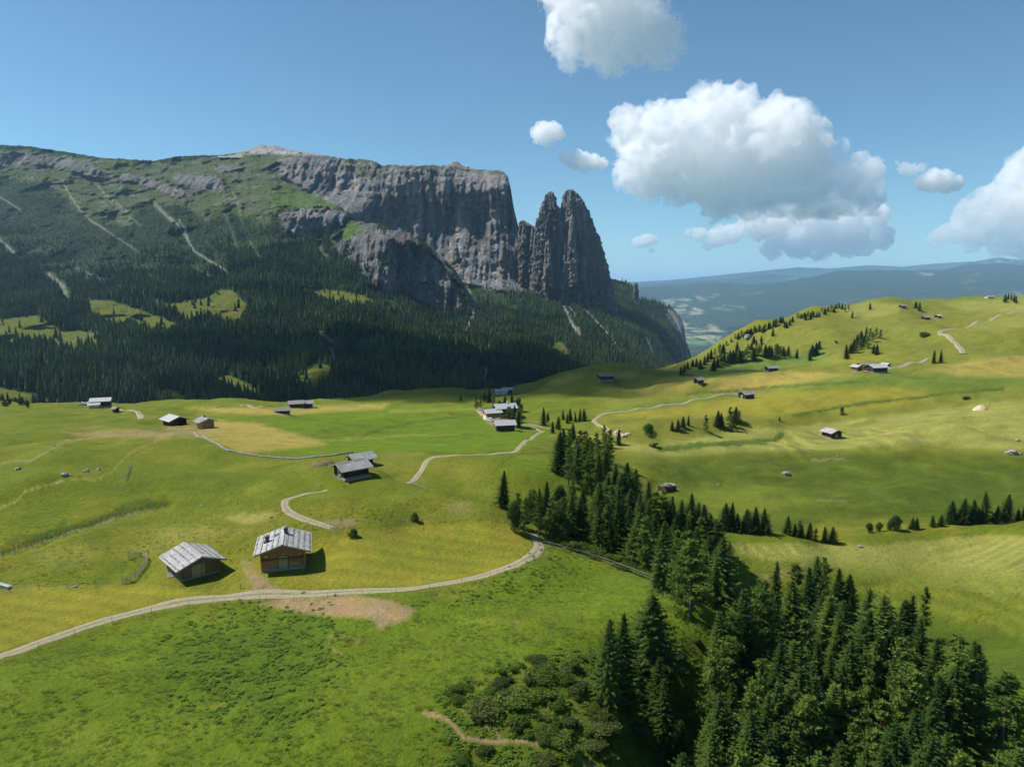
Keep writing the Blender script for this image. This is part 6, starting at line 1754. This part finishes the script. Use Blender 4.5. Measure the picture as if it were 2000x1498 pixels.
def table_set(u, v, label):
    g = ground_hit(u, v); e = empty('picnic_table', g, 0.5); tag(e, label, 'table', 'wooden tables on the farm terrace')
    MB().box((-.9, -.35, .72), (.9, .35, .78)).build('table_top', m_board, e)
    for s_ in (-1, 1):
        MB().box((-.9, s_ * .75 - .14, .42), (.9, s_ * .75 + .14, .46)).build('bench', m_board, e)
        MB().box((s_ * .7 - .05, -.8, -.1), (s_ * .7 + .05, .8, .42)).build('leg', m_board, e)
for k, (u, v) in enumerate([(962,814),(968,817),(974,819),(966,821)]): table_set(u, v, 'picnic table on the pale terrace between farmhouse and dark barn')

# ================================================================== FENCES, WALLS, ROCKS
def post_mesh(h, r):
    mb = MB().tube((0, 0, -.4), (0, 0, h), r, r * .8, 6); me = bpy.data.meshes.new('post'); me.from_pydata(mb.v, [], mb.f); me.materials.append(m_grey_wood); return me
POST = post_mesh(1.0, .032)
m_wire, nt = material('fence_wire'); nt.base((.22, .21, .19), .6, .3)
def wire_fence(px, step, label, off=0.0, wires=(.35, .68, 1.0), rails=None, W=None, seed=0, r=.008):
    q = np.random.default_rng(seed)
    if W is None: W = world_line(px, .5)
    T = np.gradient(W, axis=0); T /= np.linalg.norm(T, axis=1)[:, None] + 1e-9
    W = W + np.stack([-T[:, 1], T[:, 0]], 1) * off
    seg = np.r_[0, np.cumsum(np.linalg.norm(np.diff(W, axis=0), axis=1))]
    n = int(seg[-1] / step) + 1
    s = np.linspace(0, seg[-1], n)
    X = np.interp(s, seg, W[:, 0]); Y = np.interp(s, seg, W[:, 1]); Z = ground_z(X, Y)
    e = empty('pasture_fence', (X[0], Y[0], Z[0])); tag(e, label, 'fence')
    O = np.array([X[0], Y[0], Z[0]])
    for k in range(n):
        o = bpy.data.objects.new('post', POST); COL.objects.link(o); o.parent = e
        o.location = (X[k] - O[0], Y[k] - O[1], Z[k] - O[2]); o.rotation_euler = (q.uniform(-.09, .09), q.uniform(-.09, .09), q.uniform(0, 6)); o.scale = (1, 1, q.uniform(.9, 1.1))
    mb = MB()
    for h in (rails or wires):
        for k in range(n - 1):
            a = (X[k] - O[0], Y[k] - O[1], Z[k] - O[2] + h); b = (X[k + 1] - O[0], Y[k + 1] - O[1], Z[k + 1] - O[2] + h)
            if rails: mb.tube((a[0], a[1], a[2] + q.uniform(-.05, .05)), (b[0], b[1], b[2] + q.uniform(-.05, .05)), .05, .04, 5)
            else: mb.tube(a, b, r, r, 3, False)
    mb.build('rails' if rails else 'wires', m_grey_wood if rails else m_wire, e)
    return e
wire_fence(None, 5.0, 'wire fence on wooden posts along the near side of the gravel track', off=-2.0, W=W_road, seed=1)
wire_fence([(290,1082),(360,1062),(430,1048),(500,1040)], 3.6, 'wire fence on posts behind the low barn', seed=2)
wire_fence([(610,1034),(660,1031),(720,1028),(780,1024),(850,1019),(910,1015),(960,1016),(1000,1024),(1030,1036)], 3.2, 'wire fence round the back of the yellow-green field', seed=3)
wire_fence([(1060,1066),(1100,1076),(1150,1090),(1200,1106),(1250,1125),(1300,1143),(1350,1162),(1402,1182)], 2.6, 'rail fence running down along the stream gully', rails=(.45, .9), seed=4)
wire_fence([(-40,1160),(40,1154),(130,1150),(200,1147),(245,1143)], 4.2, 'sparse wire fence left of the wooden pen', seed=5)
wire_fence([(252,1094),(262,1089),(275,1088),(288,1093),(286,1102),(278,1114),(268,1128),(262,1137),(250,1138),(239,1140)], 1.3, 'grey wooden pole fence curving like a hook on the left meadow', rails=(.25, .5, .75, 1.0), seed=6)
wire_fence([(245,940),(250,925),(256,912)], 1.5, 'short broken pole fence on the left meadow', rails=(.3, .7), seed=7)
wire_fence([(800,945),(812,950),(828,956),(834,960)], 1.6, 'short dark pole fence below the bend of the track', rails=(.4, .8), seed=8)

m_sand, nt = material('sandy_soil'); n1 = nt.noise(nt.objpos(), 1.5, 5, .65); nt.base(nt.mix(n1, (.38, .30, .20), (.55, .46, .33)), .95, .1, nt.bump(n1, .2))
def rock_obj(u, v, r, label, n=1, mat=None, name='boulder', group='boulders on the pastures', sq=.6, seed=0):
    g = ground_hit(u, v)
    if g is None: return
    q = np.random.default_rng(seed + int(u))
    mb = MB()
    mb.rock((0, 0, r * .2), r, int(u) + 5, 9, 6, sq)
    for k in range(n - 1):
        a = q.uniform(0, 6.28); mb.rock((math.cos(a) * r * 1.1, math.sin(a) * r, .05), r * q.uniform(.3, .6), int(u) + 50 + k, 8, 5, sq)
    o = mb.build(name, mat or m_stone, None, False); o.location = g; tag(o, label, 'rock', group)
for u, v, r, lab, n in [(127,929,.95,'largest grey boulder on the left pasture beside the faint path',3),(168,921,.8,'second grey boulder right of the largest one on the left pasture',2),(36,917,.8,'flat grey boulder near the left edge of the pasture',2),
   (193,918,.6,'low grass-grown boulder right of the others on the left pasture',2),(1978,886,1.7,'big grey rock at the right edge below the mown fields',3),(1987,861,1.0,'smaller grey rock just above the big one at the right edge',1),
   (1536,926,1.3,'flat pale rocks in the middle of the right pasture',4),(1404,947,.5,'small white stone on the right pasture',1),(1636,891,.5,'small stone beside the patch of bare earth on the right pasture',1),
   (1333,839,.9,'pale stones at the foot of the knoll with trees',3),(1680,1068,.6,'orange-brown boulder on the crest of the pale knoll',1),(148,1146,.35,'small white stone in the fence line left of the pen',2),
   (395,988,.3,'dark stone on the left meadow above the low barn',1),(530,1010,.35,'pale stone in the straw-coloured patch',1),(106,872,.5,'pale stones on the upper left pasture',2),(735,893,.4,'small stone on the pasture right of the dark huts',1)]:
    rock_obj(u, v, r, lab, n)
for k, (u, v) in enumerate([(1205,846),(1213,850),(1219,852),(1226,849),(1210,842)]): rock_obj(u, v, 1.1, 'pale rubble at the end of the winding road', 3, m_sand, group='pale rubble heaps by the road end')
for k, (u, v) in enumerate([(1183,986),(1190,992),(1196,996),(1186,990),(1180,982)]): rock_obj(u, v, .7, 'pale stream stones showing between the trees of the gully', 3, m_stone, group='stream stones in the gully')

def heap(u, v, rx, h, label, mat, name='earth_mound', cat='mound', seed=0):
    g = ground_hit(u, v)
    n = 26; th_ = np.linspace(0, 2 * np.pi, n, endpoint=False); rr = np.linspace(1, .04, 9)
    V_ = []
    for k, s_ in enumerate(rr):
        x = np.cos(th_) * rx * s_; y = np.sin(th_) * rx * s_ * .8
        nz_ = fbm(x / 1.2 + seed, y / 1.2, 3.0, 3) * .5
        z = ground_z(g.x + x, g.y + y) - g.z + h * (1 - s_ ** 1.6) * (1 + nz_) - (.25 if k == 0 else 0)
        V_.append(np.stack([x, y, z], 1))
    me = mesh_np(name, np.concatenate(V_), grid_faces(len(rr), n, False, True)); o = link(name, me, None, mat, g); tag(o, label, cat)
    return o
m_soil, nt = material('brown_soil'); n1 = nt.noise(nt.objpos(), 1.8, 5, .65); nt.base(nt.mix(n1, (.10, .065, .035), (.24, .165, .09)), .95, .1, nt.bump(n1, .25))
heap(1914, 801, 3.4, 2.3, 'mound of bare pale sand on the right meadow', m_sand, 'sand_mound')
heap(624, 908, 2.2, .9, 'heap of brown earth left of the dark hut', m_soil, seed=3)
heap(641, 903, 1.8, .7, 'low brown heap between the earth heap and the dark hut', m_soil, seed=5)
# pale wall along the yellow field
Wl = world_line([(378,846),(400,856),(425,868),(440,878),(470,886),(500,891),(540,895),(600,895),(650,890),(690,884)], .6)
zz = ground_z(Wl[:, 0], Wl[:, 1]); Tn = np.gradient(Wl, axis=0); Tn /= np.linalg.norm(Tn, axis=1)[:, None]; Nn = np.stack([-Tn[:, 1], Tn[:, 0]], 1)
prof_ = [(-.30, -.1), (-.22, .30), (-.06, .42), (.08, .42), (.22, .30), (.30, -.1)]
V_ = []
for a_, h_ in prof_:
    jit = fbm(Wl[:, 0] / .9 + h_, Wl[:, 1] / .9, a_ * 9, 2) * .22
    V_.append(np.stack([Wl[:, 0] + Nn[:, 0] * (a_ + jit), Wl[:, 1] + Nn[:, 1] * (a_ + jit), zz + h_ * (1 + jit)], 1))
o = link('field_wall', mesh_np('field_wall', np.stack(V_, 1).reshape(-1, 3), grid_faces(len(Wl), 6, True), False), None, m_stone); tag(o, 'low pale stone wall curving between the dry yellow field and the pasture', 'wall')
# pale planks stacked by the low barn, feeding trough at the left edge, stake in the grass
g = ground_hit(338, 1124); e = empty('plank_stack', g, R(40)); tag(e, 'stack of pale planks leaning at the left corner of the low barn', 'planks')
for k in range(6): MB().box((-.9 + .03 * k, -.62 + .2 * k, .05 + .05 * k), (.9 - .04 * k, -.45 + .2 * k, .12 + .06 * k)).build('plank', m_shingle, e)
MB().box((-.7, -.5, -.4), (.7, .5, .05)).build('support', m_beam, e)
g = ground_hit(8, 1146); o = MB().box((-1.4, -.3, -.1), (1.4, .3, .35)).box((-1.5, -.36, .35), (1.5, -.28, .42)).box((-1.5, .28, .35), (1.5, .36, .42)).build('water_trough', m_tin); o.location = g; o.rotation_euler = (0, 0, R(-25)); tag(o, 'pale metal trough lying on the grass at the left edge', 'trough')
g = ground_hit(468, 1150); o = MB().tube((0, 0, -.2), (.25, .1, 1.0), .07, .05).tube((.1, 0, .5), (.5, .3, .75), .04, .03).build('wooden_stake', m_grey_wood); o.location = g; tag(o, 'short leaning wooden stake in the grass below the low barn', 'stake')
# ================================================================== GROUND COVER NEAR THE CAMERA (nobody could count it)
def tuft_mesh(name, seed, n, w, h, mat, flat=.0, leaf=False):
    r = np.random.default_rng(seed); tr = []; ti = []
    for k in range(n):
        a = r.uniform(0, 6.28); d = np.array([math.cos(a), math.sin(a), 0]); s = np.array([-d[1], d[0], 0])
        c = d * r.uniform(0, w * .8); c[2] = 0
        if leaf:
            c[2] = r.uniform(.1, 1) * h; t = c + d * r.uniform(.12, .22) + np.array([0, 0, r.uniform(-.04, .10)])
            tr.append((c + s * .08, c - s * .08, t)); ti.append(r.uniform(.2, 1))
            tr.append((c + s * .08 + d * .09, c - s * .08 + d * .09, c - d * .05)); ti.append(r.uniform(.2, 1))
        else:
            t = c + d * r.uniform(.3, 1) * w + np.array([0, 0, h * r.uniform(.5, 1)])
            tr.append((c + s * .035, c - s * .035, t)); ti.append(r.uniform(.2, 1))
    me = tri_mesh(name, tr, ti); me.materials.append(mat); return me
m_blade = foliage('grass_blades', (.14, .20, .020), (.24, .29, .038), .5)
m_weed = foliage('dock_leaves', (.095, .175, .018), (.165, .255, .032), .5)
def cover_group(col, nm):
    g = g_forest.copy(); g.name = nm
    for nd in g.nodes:
        if nd.bl_idname == 'GeometryNodeCollectionInfo': nd.inputs['Collection'].default_value = col
    return g
def cover(name, meshes, pts, size, hs):
    col = bpy.data.collections.new(name + '_kinds')
    for m in meshes: col.objects.link(bpy.data.objects.new(name + '_kind', m))
    P = np.stack([pts[:, 0], pts[:, 1], ground_z(pts[:, 0], pts[:, 1])], 1)
    o = forest(name, P, hs, size)
    o.modifiers[0].node_group = cover_group(col, name)
    me = o.data; me.attributes['pick'].data.foreach_set('value', rng.integers(0, len(meshes), len(P)).astype(np.int32))
    return o
def scatter_px(n, test):
    """points spread over the ground seen between 60 and 150 m, filtered in place"""
    y = rng.uniform(55, 165, n * 6); x = rng.uniform(-.85, .85, n * 6) * y
    z = ground_z(x, y); u, v, d = uv_of(np.stack([x, y, z], -1))
    k = (u > -150) & (u < 2150) & (v < 1650) & test(x, y, u, v)
    return np.stack([x, y], 1)[k][:n]
def meadow_test(x, y, u, v):
    mown = region(u, v, [(612,1040),(760,1028),(960,1018),(1012,1030),(1040,1065),(1035,1090),(950,1126),(800,1146),(620,1152),(500,1160),(300,1178),(0,1272),(-300,1330),(-300,1180),(0,1150),(230,1140),(340,1148),(450,1140),(500,1120)], 4)
    dirt = np.maximum(region(u, v, [(505,1178),(560,1168),(690,1164),(760,1172),(812,1192),(795,1210),(742,1228),(722,1208),(640,1202),(560,1192)], 6), region(u, v, [(470,1095),(500,1100),(560,1158),(478,1170)], 4))
    road = line_mask(u, v, ROAD_MAIN, 9, 2)
    path = line_mask(u, v, [(830,1392),(870,1402),(890,1420),(905,1440),(960,1448),(1065,1450),(1160,1498)], 7, 2)
    bn = region(u, v, [(300,1085),(450,1085),(450,1140),(300,1140)], 2) + region(u, v, [(500,1080),(612,1080),(612,1122),(500,1122)], 2)
    cl = fbm(x / 3.2, y / 3.2, 40.0, 3)
    return (mown + dirt + road + path + bn < .3) & (cl > -.05) & (rng.uniform(size=x.shape) < np.clip(170 / y - 1.0, .08, 1))
P_ = scatter_px(14000, meadow_test)
cover('grass_tufts', [tuft_mesh('grass_tuft', s, 20, .30, .16, m_blade) for s in (1, 2, 3)], P_, rng.uniform(.6, 1.15, len(P_)), rng.uniform(.45, 1.1, len(P_)))
def weed_test(x, y, u, v):
    a = region(u, v, [(330,1280),(400,1225),(560,1200),(640,1215),(640,1300),(590,1420),(420,1400),(340,1340)], 60) * .55
    b_ = region(u, v, [(960,1140),(1060,1080),(1130,1090),(1160,1120),(1000,1160),(820,1180)], 20) * .35
    c_ = region(u, v, [(840,1370),(1000,1290),(1250,1265),(1420,1265),(1500,1400),(1420,1560),(860,1560)], 20)
    path = line_mask(u, v, [(830,1392),(870,1402),(890,1420),(905,1440),(960,1448),(1065,1450),(1160,1498)], 9, 2)
    k = np.maximum.reduce([a, b_, c_]) * (1 - path)
    return rng.uniform(size=x.shape) < k * sstep(-.15, .25, fbm(x / 2.2, y / 2.2, 50.0, 3))
P_ = scatter_px(26000, weed_test)
cover('broad_leaved_weeds', [tuft_mesh('weed', s, 14, .26, .30, m_weed, leaf=True) for s in (4, 5, 6)], P_, rng.uniform(.7, 1.4, len(P_)), rng.uniform(.4, .9, len(P_)))
tag(bpy.data.objects['grass_tufts'], kind='stuff'); tag(bpy.data.objects['broad_leaved_weeds'], kind='stuff')
# ================================================================== labels that would be shared get their place added
ORD = ['first', 'second', 'third', 'fourth', 'fifth', 'sixth', 'seventh', 'eighth', 'ninth', 'tenth', 'eleventh', 'twelfth', 'thirteenth', 'fourteenth', 'fifteenth', 'sixteenth', 'seventeenth', 'eighteenth', 'nineteenth', 'twentieth']
same = {}
for o in COL.objects:
    if o.parent is None and 'label' in o: same.setdefault(o['label'], []).append(o)
for lab, L in same.items():
    if len(L) < 2: continue
    pts = []
    for o in L:
        top = o.location.copy()
        if o.type == 'EMPTY' and any(c.name.startswith('crown') for c in o.children): top.z += 10 * o.scale.z
        u, v, d = uv_of(np.array(top, dtype=float)); pts.append((float(u), float(v), o))
    nrow = 1 if len(L) <= 10 else max(2, round(len(L) / 8))
    pts.sort(key=lambda q: q[1])
    per = math.ceil(len(pts) / nrow)
    rows = [pts[i * per:(i + 1) * per] for i in range(nrow)]
    rows = [r for r in rows if r]
    for ri, row in enumerate(rows):
        row.sort(key=lambda q: q[0])
        for k, (_, _, o) in enumerate(row):
            w = f', {ORD[k]} from left' if len(rows) == 1 else f', {ORD[k]} from left, {ORD[ri]} row down'
            o['label'] = lab + w
